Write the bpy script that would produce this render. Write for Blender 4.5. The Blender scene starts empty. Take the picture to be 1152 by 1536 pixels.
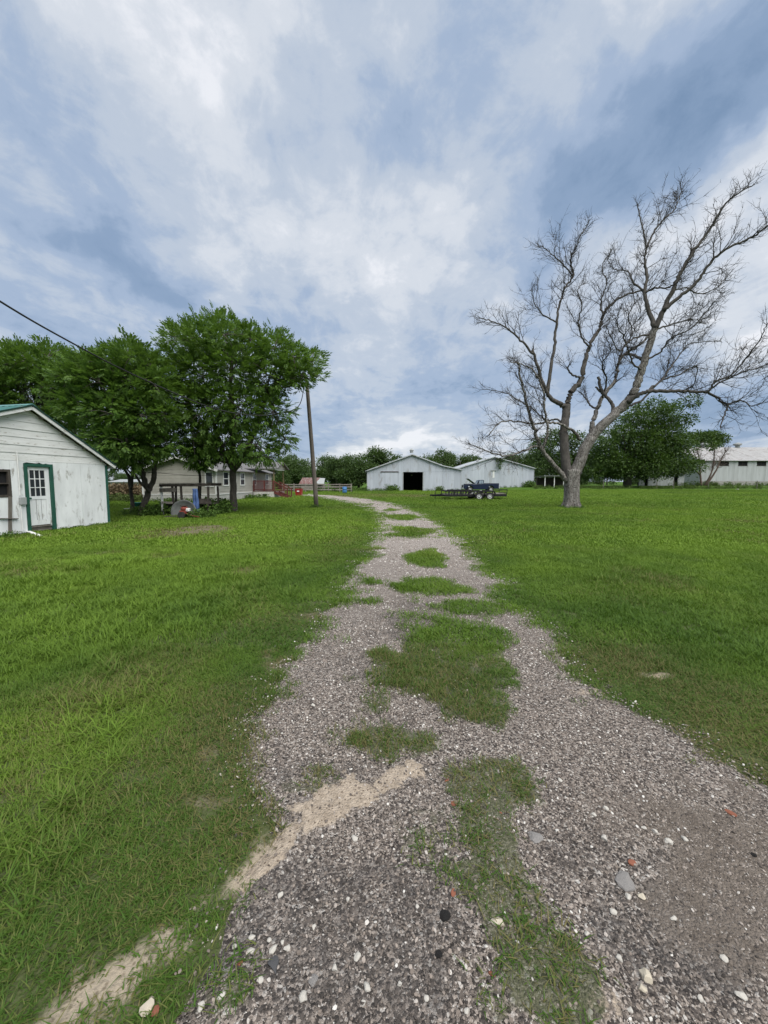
import bpy, bmesh, math, random
import numpy as np
from mathutils import Vector, Matrix
R = math.radians
sc = bpy.context.scene
C = sc.collection
rng = np.random.default_rng(11)
random.seed(5)

# ------------------------------------------------------------------ camera
F, CX, CY, CAMH, PITCH = 577.0, 576.0, 768.0, 1.6, R(4.5)
cam_d = bpy.data.cameras.new('camera')
cam = bpy.data.objects.new('camera', cam_d); C.objects.link(cam)
cam.location = (0, 0, CAMH); cam.rotation_euler = (R(90) - PITCH, 0, 0)
cam_d.sensor_fit = 'VERTICAL'; cam_d.sensor_height = 36.0; cam_d.sensor_width = 27.0
cam_d.lens = F / 1536 * 36.0
cam_d.clip_start = 0.05; cam_d.clip_end = 6000
sc.camera = cam
cp, sp = math.cos(PITCH), math.sin(PITCH)

def ray(px, py):
    a, b = (px - CX) / F, (CY - py) / F
    return Vector((a, cp + b * sp, -sp + b * cp))
def at(px, py, Y):                       # the point of that ray at depth Y
    d = ray(px, py); t = Y / d.y
    return Vector((d.x * t, Y, CAMH + d.z * t))
def gp(px, py, z=0.0):                   # where that ray meets the ground
    d = ray(px, py); t = (z - CAMH) / d.z
    return Vector((d.x * t, d.y * t, z))

# ------------------------------------------------------------------ world, sun, exposure
SUN_EL, SUN_AZ = R(58), R(150)           # azimuth clockwise from +Y: behind the camera, to the right
w = bpy.data.worlds.new('World'); sc.world = w; w.use_nodes = True
wt = w.node_tree; wt.nodes.clear()
def wn(t, **k):
    n = wt.nodes.new(t)
    for a, v in k.items(): setattr(n, a, v)
    return n
def wl(a, b): wt.links.new(a, b)
def wm(op, a, b=None, c=None, clamp=False):
    n = wn('ShaderNodeMath', operation=op); n.use_clamp = clamp
    for i, v in enumerate((a, b, c)):
        if v is None: continue
        if isinstance(v, (int, float)): n.inputs[i].default_value = v
        else: wl(v, n.inputs[i])
    return n.outputs[0]
def wv(op, a, b=None):
    n = wn('ShaderNodeVectorMath', operation=op)
    for i, v in enumerate((a, b)):
        if v is None: continue
        if isinstance(v, (tuple, list, Vector)): n.inputs[i].default_value = tuple(v)
        elif isinstance(v, (int, float)): n.inputs[3].default_value = v
        else: wl(v, n.inputs[i])
    return n
tc = wn('ShaderNodeTexCoord')
D = tc.outputs['Generated']
sky = wn('ShaderNodeTexSky', sky_type='NISHITA'); sky.sun_disc = False
sky.sun_elevation = SUN_EL; sky.sun_rotation = SUN_AZ; sky.air_density = 1.2; sky.dust_density = 1.5
sep = wn('ShaderNodeSeparateXYZ'); wl(D, sep.inputs[0])
zz = wm('MAXIMUM', sep.outputs[2], 0.0)
den = wm('ADD', zz, 0.18)
pc = wn('ShaderNodeCombineXYZ')
wl(wm('DIVIDE', sep.outputs[0], den), pc.inputs[0]); wl(wm('DIVIDE', sep.outputs[1], den), pc.inputs[1])
def wnoise(vec, scale, detail, rough, dist=0.0):
    n = wn('ShaderNodeTexNoise'); n.inputs['Scale'].default_value = scale; n.inputs['Detail'].default_value = detail
    n.inputs['Roughness'].default_value = rough; n.inputs['Distortion'].default_value = dist
    wl(vec, n.inputs['Vector']); return n
mp = wn('ShaderNodeMapping'); mp.inputs['Rotation'].default_value = (0, 0, R(-14)); mp.inputs['Scale'].default_value = (1.0, 0.80, 1)
mp.inputs['Location'].default_value = (3.7, 1.3, 0)
wl(pc.outputs[0], mp.inputs['Vector'])
n_big = wnoise(mp.outputs[0], 0.85, 3, 0.5, 0.2)
n_mid = wnoise(mp.outputs[0], 2.3, 7, 0.56, 0.3)
n_fine = wnoise(mp.outputs[0], 7.5, 8, 0.62, 0.35)
n_mot = wnoise(D, 4.8, 10, 0.64, 0.35)
wrp = wnoise(D, 2.6, 5, 0.58)
wd = wv('ADD', D, wv('SCALE', wv('SUBTRACT', wrp.outputs['Color'], (0.5, 0.5, 0.5)).outputs[0], 0.34).outputs[0]).outputs[0]
tsum = wm('MULTIPLY', wm('SUBTRACT', n_big.outputs[0], 0.5), 0.45)
tsum = wm('ADD', tsum, wm('MULTIPLY', wm('SUBTRACT', n_mid.outputs[0], 0.5), 0.42))
tsum = wm('ADD', tsum, wm('MULTIPLY', wm('SUBTRACT', n_mot.outputs[0], 0.5), 0.70))
tsum = wm('ADD', tsum, wm('MULTIPLY', wm('SUBTRACT', n_fine.outputs[0], 0.5), 0.58))
tsum = wm('ADD', tsum, 0.675)
# cloud masses of this sky: direction (photo pixel), long and short half size in radians, tilt, strength
for px, py, sa, sb, ang, amt in [
        (900, 215, .30, .075, 33, -.34), (1060, 110, .26, .07, 33, -.22), (480, 95, .22, .10, 40, -.16),
        (690, 320, .20, .10, 10, .06), (1090, 240, .13, .05, 25, .30), (320, 200, .34, .10, -38, .20),
        (150, 300, .30, .07, -25, -.05), (60, 350, .14, .07, -20, -.10), (200, 410, .22, .05, -14, -.24), (400, 20, .25, .09, 10, .20),
        (640, 575, .34, .045, 3, -.24), (900, 520, .25, .06, 10, .08), (480, 470, .22, .04, -8, -.16),
        (600, 662, .20, .022, 0, .36), (1110, 595, .24, .06, -8, -.48), (500, 640, .30, .03, 0, -.12), (1130, 520, .16, .05, 12, .22),
        (60, 470, .22, .05, -12, -.16), (560, 300, .30, .16, 0, .03), (660, 150, .14, .07, 45, -.20)]:
    c = ray(px, py).normalized()
    t1 = Vector((0, 0, 1)).cross(c).normalized() * -1
    t2 = c.cross(t1).normalized() * -1
    if t2.z < 0: t2 = -t2
    a = R(ang); u = t1 * math.cos(a) + t2 * math.sin(a); v = -t1 * math.sin(a) + t2 * math.cos(a)
    du = wm('MULTIPLY', wv('DOT_PRODUCT', wd, tuple(u)).outputs['Value'], 1 / sa)
    dv = wm('MULTIPLY', wm('SUBTRACT', wv('DOT_PRODUCT', wd, tuple(v)).outputs['Value'], 0.0), 1 / sb)
    d2 = wm('ADD', wm('MULTIPLY', du, du), wm('MULTIPLY', dv, dv))
    g = wm('MULTIPLY', wm('POWER', 2.718, wm('MULTIPLY', d2, -0.8)), amt)
    tsum = wm('ADD', tsum, g)
ramp = wn('ShaderNodeValToRGB'); wl(tsum, ramp.inputs[0])
cr = ramp.color_ramp; cr.interpolation = 'EASE'
stops = [(0.0, (.195, .295, .455)), (.28, (.275, .380, .550)), (.48, (.390, .490, .655)), (.66, (.535, .608, .720)), (.84, (.705, .750, .820)), (1.0, (.88, .90, .95))]
cr.elements[0].position, cr.elements[0].color = stops[0][0], (*stops[0][1], 1)
cr.elements[1].position, cr.elements[1].color = stops[-1][0], (*stops[-1][1], 1)
for p, c in stops[1:-1]:
    e = cr.elements.new(p); e.color = (*c, 1)
mixs = wn('ShaderNodeMix', data_type='RGBA'); mixs.inputs['Factor'].default_value = 0.90
skys = wn('ShaderNodeMix', data_type='RGBA', blend_type='MULTIPLY'); skys.inputs['Factor'].default_value = 1
wl(sky.outputs[0], skys.inputs['A']); skys.inputs['B'].default_value = (.09, .09, .09, 1)
wl(skys.outputs['Result'], mixs.inputs['A']); wl(ramp.outputs[0], mixs.inputs['B'])
bg = wn('ShaderNodeBackground'); bg.inputs['Strength'].default_value = 0.33
wo = wn('ShaderNodeOutputWorld')
wl(mixs.outputs['Result'], bg.inputs['Color']); wl(bg.outputs[0], wo.inputs['Surface'])

sun_d = bpy.data.lights.new('sun', 'SUN'); sun = bpy.data.objects.new('sun', sun_d); C.objects.link(sun)
sun_d.energy = 1.5; sun_d.angle = R(60); sun_d.color = (1.0, 0.97, 0.92)
sdir = Vector((math.sin(SUN_AZ) * math.cos(SUN_EL), math.cos(SUN_AZ) * math.cos(SUN_EL), math.sin(SUN_EL)))
sun.rotation_euler = sdir.to_track_quat('Z', 'Y').to_euler(); sun.location = (0, -10, 30)
sc.view_settings.view_transform = 'Standard'; sc.view_settings.look = 'None'
sc.view_settings.exposure = 1.66; sc.view_settings.gamma = 1.0; sc.view_settings.use_curve_mapping = False
sc.render.engine = 'CYCLES'
sc.cycles.use_denoising = True; sc.cycles.denoiser = 'OPENIMAGEDENOISE'; sc.cycles.denoising_input_passes = 'RGB_ALBEDO_NORMAL'; sc.cycles.denoising_prefilter = 'ACCURATE'
sc.cycles.max_bounces = 6; sc.cycles.transparent_max_bounces = 6
sc.cycles.diffuse_bounces = 3; sc.cycles.glossy_bounces = 2; sc.cycles.transmission_bounces = 3
sc.cycles.caustics_reflective = False; sc.cycles.caustics_refractive = False

# ------------------------------------------------------------------ helpers
class MB:
    def __init__(s): s.v = []; s.f = []
    def add(s, vs, fs):
        o = len(s.v); s.v += [tuple(p) for p in vs]; s.f += [tuple(i + o for i in f) for f in fs]; return s
    def box(s, x0, x1, y0, y1, z0, z1):
        vs = [(x, y, z) for z in (z0, z1) for y in (y0, y1) for x in (x0, x1)]
        return s.add(vs, [(0, 2, 3, 1), (4, 5, 7, 6), (0, 1, 5, 4), (2, 6, 7, 3), (0, 4, 6, 2), (1, 3, 7, 5)])
    def bar(s, a, b, wd, ht, up=(0, 0, 1)):        # a box from a to b
        a, b = Vector(a), Vector(b); d = (b - a).normalized(); u = Vector(up)
        if abs(d.dot(u)) > .97: u = Vector((0, 1, 0))
        r = d.cross(u).normalized(); u = r.cross(d)
        vs = []
        for p in (a, b):
            for i, j in ((-1, -1), (1, -1), (1, 1), (-1, 1)): vs.append(p + r * (i * wd / 2) + u * (j * ht / 2))
        return s.add(vs, [(3, 2, 1, 0), (4, 5, 6, 7), (0, 1, 5, 4), (1, 2, 6, 5), (2, 3, 7, 6), (3, 0, 4, 7)])
    def tube(s, pts, rad, n=8, cap=True):
        pts = [Vector(p) for p in pts]; rings = []; vs = []
        if isinstance(rad, (int, float)): rad = [rad] * len(pts)
        ref = Vector((0.31, 0.17, 0.93))
        for i, p in enumerate(pts):
            d = (pts[min(i + 1, len(pts) - 1)] - pts[max(i - 1, 0)])
            d = d.normalized() if d.length > 1e-9 else Vector((0, 0, 1))
            a = d.cross(ref)
            if a.length < .05: a = d.cross(Vector((1, 0, 0)))
            a.normalize(); b = d.cross(a)
            for k in range(n):
                t = 2 * math.pi * k / n; vs.append(p + (a * math.cos(t) + b * math.sin(t)) * rad[i])
        fs = []
        for i in range(len(pts) - 1):
            for k in range(n):
                k2 = (k + 1) % n; fs.append((i * n + k, i * n + k2, (i + 1) * n + k2, (i + 1) * n + k))
        if cap:
            fs.append(tuple(range(n))); fs.append(tuple((len(pts) - 1) * n + k for k in reversed(range(n))))
        return s.add(vs, fs)
    def prism(s, poly, y0, y1):                    # polygon in x,z extruded along y
        n = len(poly)
        vs = [(x, y0, z) for x, z in poly] + [(x, y1, z) for x, z in poly]
        fs = [tuple(range(n)), tuple(reversed(range(n, 2 * n)))]
        for i in range(n): j = (i + 1) % n; fs.append((i, i + n, j + n, j))
        return s.add(vs, fs)
    def lathe(s, prof, axis='z', n=20, o=(0, 0, 0), cap=True):   # prof: (r, h)
        vs = []
        for r, h in prof:
            for k in range(n):
                t = 2 * math.pi * k / n; a, b = r * math.cos(t), r * math.sin(t)
                p = {'z': (a, b, h), 'y': (a, h, b), 'x': (h, a, b)}[axis]
                vs.append((p[0] + o[0], p[1] + o[1], p[2] + o[2]))
        fs = []
        for i in range(len(prof) - 1):
            for k in range(n):
                k2 = (k + 1) % n; fs.append((i * n + k, i * n + k2, (i + 1) * n + k2, (i + 1) * n + k))
        if cap: fs.append(tuple(range(n))); fs.append(tuple((len(prof) - 1) * n + k for k in reversed(range(n))))
        return s.add(vs, fs)
    def mesh(s, name):
        m = bpy.data.meshes.new(name); m.from_pydata(s.v, [], s.f); m.update()
        bm = bmesh.new(); bm.from_mesh(m); bmesh.ops.recalc_face_normals(bm, faces=bm.faces); bm.to_mesh(m); bm.free()
        return m
    def build(s, name, mat, parent=None, smooth=False, bevel=0.0):
        m = s.mesh(name); o = bpy.data.objects.new(name, m); C.objects.link(o)
        m.materials.append(mat)
        if smooth: m.polygons.foreach_set('use_smooth', [True] * len(m.polygons))
        if bevel:
            b = o.modifiers.new('bevel', 'BEVEL'); b.width = bevel; b.segments = 2; b.limit_method = 'ANGLE'
        if parent: o.parent = parent
        return o
def tag(o, label=None, cat=None, group=None, kind=None):
    if label: o['label'] = label
    if cat: o['category'] = cat
    if group: o['group'] = group
    if kind: o['kind'] = kind
    return o
def thing(name, label, cat, loc=(0, 0, 0), rz=0.0, group=None):
    o = bpy.data.objects.new(name, None); C.objects.link(o)
    o.location = loc; o.rotation_euler = (0, 0, rz); o.empty_display_size = .2
    return tag(o, label, cat, group)
def copy_tree(o, parent=None):
    c = o.copy(); C.objects.link(c); c.parent = parent
    for ch in list(o.children): copy_tree(ch, c)
    return c
def np_mesh(name, verts, faces, mat, parent=None, smooth=False):
    """verts (n,3), faces (m,k) of one size"""
    m = bpy.data.meshes.new(name); k = faces.shape[1]
    m.vertices.add(len(verts)); m.vertices.foreach_set('co', np.ascontiguousarray(verts, dtype=np.float32).ravel())
    m.loops.add(faces.size); m.loops.foreach_set('vertex_index', faces.astype(np.int32).ravel())
    m.polygons.add(len(faces)); m.polygons.foreach_set('loop_start', np.arange(0, faces.size, k, dtype=np.int32))
    m.update(calc_edges=True); m.validate()
    if smooth: m.polygons.foreach_set('use_smooth', [True] * len(m.polygons))
    if mat: m.materials.append(mat)
    o = bpy.data.objects.new(name, m); C.objects.link(o)
    if parent: o.parent = parent
    return o
def fattr(o, name, arr):
    a = o.data.attributes.new(name, 'FLOAT', 'POINT'); a.data.foreach_set('value', np.ascontiguousarray(arr, dtype=np.float32))

def _h(ix, iy, seed):
    n = (ix * 374761393 + iy * 668265263 + seed * 982451653) & 0x7fffffff
    n = ((n ^ (n >> 13)) * 1274126177) & 0x7fffffff
    return ((n ^ (n >> 16)) & 0xffff) / 65535.0
def vnoise(x, y, seed=0):
    x = np.asarray(x, float); y = np.asarray(y, float)
    ix = np.floor(x).astype(np.int64); iy = np.floor(y).astype(np.int64); fx, fy = x - ix, y - iy
    fx = fx * fx * (3 - 2 * fx); fy = fy * fy * (3 - 2 * fy)
    a, b = _h(ix, iy, seed), _h(ix + 1, iy, seed); c, d = _h(ix, iy + 1, seed), _h(ix + 1, iy + 1, seed)
    return (a * (1 - fx) + b * fx) * (1 - fy) + (c * (1 - fx) + d * fx) * fy
def fbm(x, y, seed=0, oct=4):
    s, a, t = 0, .5, 0
    for i in range(oct):
        s = s + a * vnoise(np.asarray(x) * 2 ** i, np.asarray(y) * 2 ** i, seed + i * 7); t += a; a *= .5
    return s / t
def sstep(a, b, x):
    t = np.clip((np.asarray(x, float) - a) / (b - a), 0, 1); return t * t * (3 - 2 * t)
def gz(x, y):                                       # terrain height: flat lawn, a low rise far right
    x = np.asarray(x, float); y = np.asarray(y, float)
    z = 0.75 * sstep(58, 84, y) * sstep(8, 30, x)
    z = z + 0.05 * (fbm(x * .12, y * .12, 3, 2) - .5) * sstep(6, 20, np.hypot(x, y))
    return z
def gzf(x, y): return float(gz(x, y))

# ------------------------------------------------------------------ materials
def new_mat(name):
    m = bpy.data.materials.new(name); m.use_nodes = True; nt = m.node_tree; nt.nodes.clear()
    return m, nt
class NT:
    def __init__(s, nt): s.t = nt
    def n(s, typ, **k):
        o = s.t.nodes.new(typ)
        for a, v in k.items(): setattr(o, a, v)
        return o
    def set(s, sock, v):
        if v is None: return
        if isinstance(v, (int, float)): sock.default_value = v
        elif isinstance(v, (tuple, list)): sock.default_value = (*v, 1) if len(v) == 3 and sock.type == 'RGBA' else tuple(v)
        else: s.t.links.new(v, sock)
    def math(s, op, a, b=None, clamp=False):
        o = s.n('ShaderNodeMath', operation=op); o.use_clamp = clamp; s.set(o.inputs[0], a); s.set(o.inputs[1], b); return o.outputs[0]
    def mix(s, f, a, b, mode='MIX'):
        o = s.n('ShaderNodeMix', data_type='RGBA', blend_type=mode); s.set(o.inputs['Factor'], f); s.set(o.inputs['A'], a); s.set(o.inputs['B'], b); return o.outputs['Result']
    def noise(s, vec, scale, detail=4, rough=.55, dist=0.0, col=False):
        o = s.n('ShaderNodeTexNoise'); s.set(o.inputs['Vector'], vec); o.inputs['Scale'].default_value = scale
        o.inputs['Detail'].default_value = detail; o.inputs['Roughness'].default_value = rough; o.inputs['Distortion'].default_value = dist
        return o.outputs['Color' if col else 'Fac']
    def vor(s, vec, scale, feature='F1', out='Distance', rand=1.0):
        o = s.n('ShaderNodeTexVoronoi', feature=feature); s.set(o.inputs['Vector'], vec); o.inputs['Scale'].default_value = scale
        o.inputs['Randomness'].default_value = rand; return o.outputs[out]
    def ramp(s, f, lo, hi):
        o = s.n('ShaderNodeMapRange', interpolation_type='SMOOTHSTEP'); s.set(o.inputs[0], f); o.inputs[1].default_value = lo; o.inputs[2].default_value = hi; return o.outputs[0]
    def cramp(s, f, stops):
        o = s.n('ShaderNodeValToRGB'); s.set(o.inputs[0], f); e = o.color_ramp.elements
        e[0].position, e[0].color = stops[0][0], (*stops[0][1], 1); e[1].position, e[1].color = stops[-1][0], (*stops[-1][1], 1)
        for p, c in stops[1:-1]: q = e.new(p); q.color = (*c, 1)
        return o.outputs[0]
    def mapping(s, vec, scale=(1, 1, 1), rot=(0, 0, 0), loc=(0, 0, 0)):
        o = s.n('ShaderNodeMapping'); s.set(o.inputs[0], vec); o.inputs['Scale'].default_value = scale; o.inputs['Rotation'].default_value = rot; o.inputs['Location'].default_value = loc; return o.outputs[0]
    def obj(s): return s.n('ShaderNodeTexCoord').outputs['Object']
    def pos(s): return s.n('ShaderNodeNewGeometry').outputs['Position']
    def island(s): return s.n('ShaderNodeNewGeometry').outputs['Random Per Island']
    def objrand(s): return s.n('ShaderNodeObjectInfo').outputs['Random']
    def attr(s, name, typ='GEOMETRY'): return s.n('ShaderNodeAttribute', attribute_type=typ, attribute_name=name).outputs['Fac']
    def bump(s, h, strength=.3, dist=.02):
        o = s.n('ShaderNodeBump'); s.set(o.inputs['Height'], h); o.inputs['Strength'].default_value = strength; o.inputs['Distance'].default_value = dist; return o.outputs[0]
    def out(s, col, rough=.8, normal=None, metallic=0.0, spec=.3, transl=None):
        b = s.n('ShaderNodeBsdfPrincipled'); s.set(b.inputs['Base Color'], col); s.set(b.inputs['Roughness'], rough); s.set(b.inputs['Metallic'], metallic)
        b.inputs['Specular IOR Level'].default_value = spec
        if normal is not None: s.set(b.inputs['Normal'], normal)
        o = s.n('ShaderNodeOutputMaterial'); res = b.outputs[0]
        if transl:
            t = s.n('ShaderNodeBsdfTranslucent'); s.set(t.inputs[0], transl[1]); m = s.n('ShaderNodeMixShader'); m.inputs[0].default_value = transl[0]
            s.t.links.new(b.outputs[0], m.inputs[1]); s.t.links.new(t.outputs[0], m.inputs[2]); res = m.outputs[0]
        s.t.links.new(res, o.inputs['Surface'])
def pm(name, c1, c2, scale=4.0, rough=.7, bump=.15, stain=None, metallic=0.0, stretch=(1, 1, 1), spec=.3, var=0.0, bdist=.01):
    """painted, wooden or stony surface: two tones by noise, an optional stain (colour, scale, lo, hi), fine relief"""
    m, nt = new_mat(name); s = NT(nt); p = s.mapping(s.obj(), stretch)
    n1 = s.noise(p, scale, 6, .6, .2)
    col = s.mix(s.ramp(n1, .3, .7), c1, c2)
    if stain:
        sn = s.noise(s.mapping(s.obj(), stretch, loc=(5, 3, 1)), stain[1], 7, .65, .4)
        col = s.mix(s.ramp(sn, stain[2], stain[3]), col, stain[0])
    if var:
        rv = s.math('ADD', s.math('MULTIPLY', s.objrand(), var), 1 - var / 2)
        g = s.n('ShaderNodeCombineColor'); [s.set(g.inputs[i], rv) for i in range(3)]
        col = s.mix(1.0, col, g.outputs[0], 'MULTIPLY')
    fine = s.noise(p, scale * 9, 5, .65)
    s.out(col, s.math('ADD', s.math('MULTIPLY', fine, .2), rough - .1), s.bump(s.math('ADD', n1, fine), bump, bdist), metallic, spec)
    return m
M = {}
M['white_paint'] = pm('white_paint', (.77, .785, .785), (.64, .655, .655), 3, .75, .05, ((.29, .275, .245), 5.5, .56, .72), stretch=(1, 1, .35), var=.10)
M['white_board'] = pm('white_board', (.71, .715, .70), (.59, .595, .575), 3, .8, .08, ((.27, .24, .19), 8, .57, .70), stretch=(.5, 1, 2.5), var=.12)
M['green_trim'] = pm('green_trim', (.022, .095, .066), (.016, .070, .050), 6, .6, .2, ((.12, .12, .09), 12, .66, .8))
M['green_roof'] = pm('green_roof', (.085, .22, .205), (.11, .26, .245), 2, .4, .05, ((.30, .36, .33), 3, .55, .8))
M['old_wood'] = pm('old_wood', (.17, .155, .135), (.10, .088, .075), 8, .9, .5, stretch=(1, 1, .2), var=.3)
M['dark_wood'] = pm('dark_wood', (.075, .065, .055), (.045, .038, .032), 8, .9, .2, stretch=(1, 1, .3), var=.3)
M['pole_wood'] = pm('pole_wood', (.17, .145, .125), (.10, .085, .075), 5, .9, .6, stretch=(4, 4, .3))
M['dark_green'] = pm('dark_green', (.010, .034, .026), (.014, .045, .034), 6, .5, .05)
M['black'] = pm('black', (.018, .018, .020), (.03, .03, .032), 6, .6, .1)
M['unlit_void'] = pm('unlit_void', (.012, .012, .013), (.016, .016, .017), 3, .9, .0)  # near-black colour standing in for the shade of unlit interiors and openings
M['tyre'] = pm('tyre', (.022, .022, .022), (.035, .033, .030), 9, .85, .2)
M['rim'] = pm('rim', (.66, .66, .66), (.52, .52, .52), 9, .5, .02)
M['black_steel'] = pm('black_steel', (.010, .010, .012), (.018, .018, .019), 7, .6, .05, ((.05, .03, .02), 9, .70, .88))
M['navy_paint'] = pm('navy_paint', (.006, .012, .034), (.008, .015, .040), 2, .35, .0, spec=.35)
M['glass'] = pm('glass', (.02, .025, .03), (.03, .035, .04), 2, .06, .0, spec=.6)
M['sky_glass'] = pm('sky_glass', (.30, .36, .42), (.22, .27, .33), 2, .10, .0, spec=.6)  # pale blue base colour paints the sky reflected in the panes
M['chrome'] = pm('chrome', (.6, .6, .62), (.5, .5, .5), 6, .3, .02, metallic=.8)
M['siding'] = pm('siding', (.40, .385, .345), (.345, .33, .295), 1.5, .7, .05)
M['trim_white'] = pm('trim_white', (.74, .74, .72), (.66, .66, .64), 5, .6, .05)
M['shingle'] = pm('shingle', (.17, .165, .165), (.115, .11, .11), 14, .9, .5)
M['skirting'] = pm('skirting', (.50, .49, .46), (.40, .39, .36), 3, .8, .1, ((.20, .18, .15), 4, .58, .8))
M['red_wood'] = pm('red_wood', (.135, .035, .030), (.085, .024, .022), 8, .75, .2, var=.25)
M['porch_post_wood'] = pm('porch_wood', (.20, .17, .08), (.14, .12, .06), 6, .8, .2)  # olive brown wood of the porch roof posts
M['red_plastic'] = pm('red_plastic', (.30, .030, .026), (.24, .024, .022), 4, .5, .02)
M['blue_plastic'] = pm('blue_plastic', (.05, .17, .36), (.04, .13, .30), 4, .5, .02)
M['blue_tarp'] = pm('blue_tarp', (.10, .17, .36), (.06, .11, .26), 5, .6, .3)
M['grey_metal'] = pm('grey_metal', (.33, .345, .34), (.25, .26, .255), 5, .5, .05, ((.16, .11, .08), 6, .62, .8))
M['engine_red'] = pm('engine_red', (.22, .045, .028), (.15, .033, .024), 9, .6, .2, ((.07, .05, .04), 10, .55, .7))
M['rust_roof'] = pm('rust_roof', (.155, .075, .066), (.11, .056, .050), 3, .8, .1, ((.25, .225, .215), 3.5, .50, .62), stretch=(3, .4, 1))
M['grey_timber'] = pm('grey_timber', (.27, .245, .215), (.17, .15, .13), 6, .9, .3, var=.3)
M['concrete'] = pm('concrete', (.36, .35, .33), (.26, .25, .235), 5, .9, .3, ((.15, .14, .12), 4, .55, .75))
M['cable'] = pm('cable', (.02, .02, .02), (.03, .03, .03), 4, .6, 0)
def metal_sheet(name, c1, c2, axis, pitch, stain, lo, hi, var=.10):
    m, nt = new_mat(name); s = NT(nt); o = s.obj()
    wv_ = s.n('ShaderNodeTexWave', wave_type='BANDS', bands_direction=axis); s.set(wv_.inputs['Vector'], o); wv_.inputs['Scale'].default_value = .314 / pitch
    p = s.mapping(o, (1, 1, .12))
    n1 = s.noise(p, 1.6, 6, .62, .2); n2 = s.noise(s.mapping(o, (1, 1, .3), loc=(3, 1, 7)), 1.1, 7, .7, .6)
    col = s.mix(s.ramp(n1, .3, .7), c1, c2); col = s.mix(s.ramp(n2, lo, hi), col, stain)
    rv = s.math('ADD', s.math('MULTIPLY', s.objrand(), var), 1 - var / 2)
    g = s.n('ShaderNodeCombineColor'); [s.set(g.inputs[i], rv) for i in range(3)]
    col = s.mix(1.0, col, g.outputs[0], 'MULTIPLY')
    s.out(col, .55, s.bump(wv_.outputs['Fac'], .4, .02), .15, .4)
    return m
M['barn_metal'] = metal_sheet('barn_metal', (.475, .505, .555), (.40, .43, .475), 'X', .12, (.24, .225, .205), .53, .76)
M['barn_roof'] = metal_sheet('barn_roof', (.44, .46, .48), (.36, .38, .40), 'Y', .12, (.28, .22, .19), .55, .75)
M['warehouse_wall'] = metal_sheet('warehouse_wall', (.44, .455, .46), (.36, .37, .37), 'X', .15, (.27, .25, .23), .56, .80)
M['warehouse_roof'] = metal_sheet('warehouse_roof', (.36, .355, .350), (.29, .28, .27), 'X', .15, (.21, .18, .165), .50, .70)
# ================================================================== THE GROUND
# drive outline: photo pixels of its two edges, near to far
EL = [(150, 1600), (250, 1536), (320, 1440), (345, 1380), (400, 1290), (425, 1240), (385, 1190), (362, 1150), (345, 1100), (395, 1048), (420, 1003), (462, 955), (505, 910), (528, 870),
      (545, 835), (562, 805), (566, 784), (555, 768), (540, 760), (516, 754.5), (486, 749), (458, 745.2), (420, 742.3)]
ER = [(2600, 1600), (2050, 1440), (1600, 1310), (1290, 1225), (1150, 1172), (1085, 1130), (1045, 1098), (975, 1068), (915, 1045), (872, 1003), (832, 960), (795, 928), (762, 900), (742, 870),
      (722, 840), (694, 812), (664, 790), (640, 772), (616, 762), (590, 755), (556, 749), (515, 744.7), (465, 741.5)]
def edge(pts):
    g = sorted((gp(*p).y, gp(*p).x) for p in pts); return np.array([a for a, b in g]), np.array([b for a, b in g])
ELy, ELx = edge(EL); ERy, ERx = edge(ER)
DY0, DY1 = -6.0, 47.0
def XL(y): return np.where(y < ELy[0], ELx[0] - .05 * (ELy[0] - y), np.interp(y, ELy, ELx))
def XR(y): return np.where(y < ERy[0], ERx[0], np.interp(y, ERy, ERx))
def edge_noise(y, seed): return (fbm(y * 2.2, y * 0 + .5, seed, 5) - .5) * .38 * np.clip(y / 4 + .4, .4, 2.5)
def drive_sd(x, y):                                  # >0 inside the drive, in metres
    e = np.minimum(x - (XL(y) + edge_noise(y, 21)), (XR(y) + edge_noise(y, 33)) - x)
    return np.where((y > DY0) & (y < DY1), e, -5.0)
STRIP = [[(50, 1565, 46), (120, 1515, 42), (195, 1465, 36), (265, 1388, 34), (300, 1355, 32), (368, 1318, 34), (405, 1282, 28), (438, 1250, 26), (470, 1232, 34), (540, 1196, 38), (612, 1156, 24)]]
def strip(x, y):                                     # the buried pale strip that crosses the drive's edge
    m = np.zeros_like(x)
    for L_ in STRIP:
        for (a, b, r0), (c, d, r1) in zip(L_[:-1], L_[1:]):
            A, B = gp(a, b), gp(c, d); dx_, dy_ = B.x - A.x, B.y - A.y; t = np.clip(((x - A.x) * dx_ + (y - A.y) * dy_) / (dx_ * dx_ + dy_ * dy_), 0, 1)
            w0, w1 = r0 / F * (A.y * cp + CAMH * sp), r1 / F * (B.y * cp + CAMH * sp)
            d_ = np.hypot(x - A.x - t * dx_, y - A.y - t * dy_) / (w0 + (w1 - w0) * t)
            solid = 1.0 if a >= 430 else .0
            d_ = d_ + (fbm(x * 9, y * 9, 63, 5) - .5) * 2.8 + (0 if solid else 1.3 * (sstep(.46, .62, fbm(x * 4.5, y * 4.5, 64, 3))))
            m = np.maximum(m, sstep(1.2, .70, d_))
    return m
def ell(x, y, lst, seed, rough=.55):                 # union of ragged ellipses given in photo pixels
    m = np.zeros_like(x)
    if lst is SAND: m = strip(x, y)
    for (px, py, rx, ry, amt) in lst:
        c = gp(px, py); a = gp(px, py - ry); b = gp(px, py + ry); sx = rx / F * c.y; cy_ = (a.y + b.y) / 2; sy = abs(a.y - b.y) / 2
        d = np.hypot((x - c.x) / sx, (y - cy_) / sy)
        k = 2.2 / min(sx, sy)
        d = d + (fbm(x * min(k, 9), y * min(k, 9) * .8, seed, 4) - .5) * 2 * rough
        m = np.maximum(m, amt * sstep(1.15, .72, d))
    return m
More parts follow.
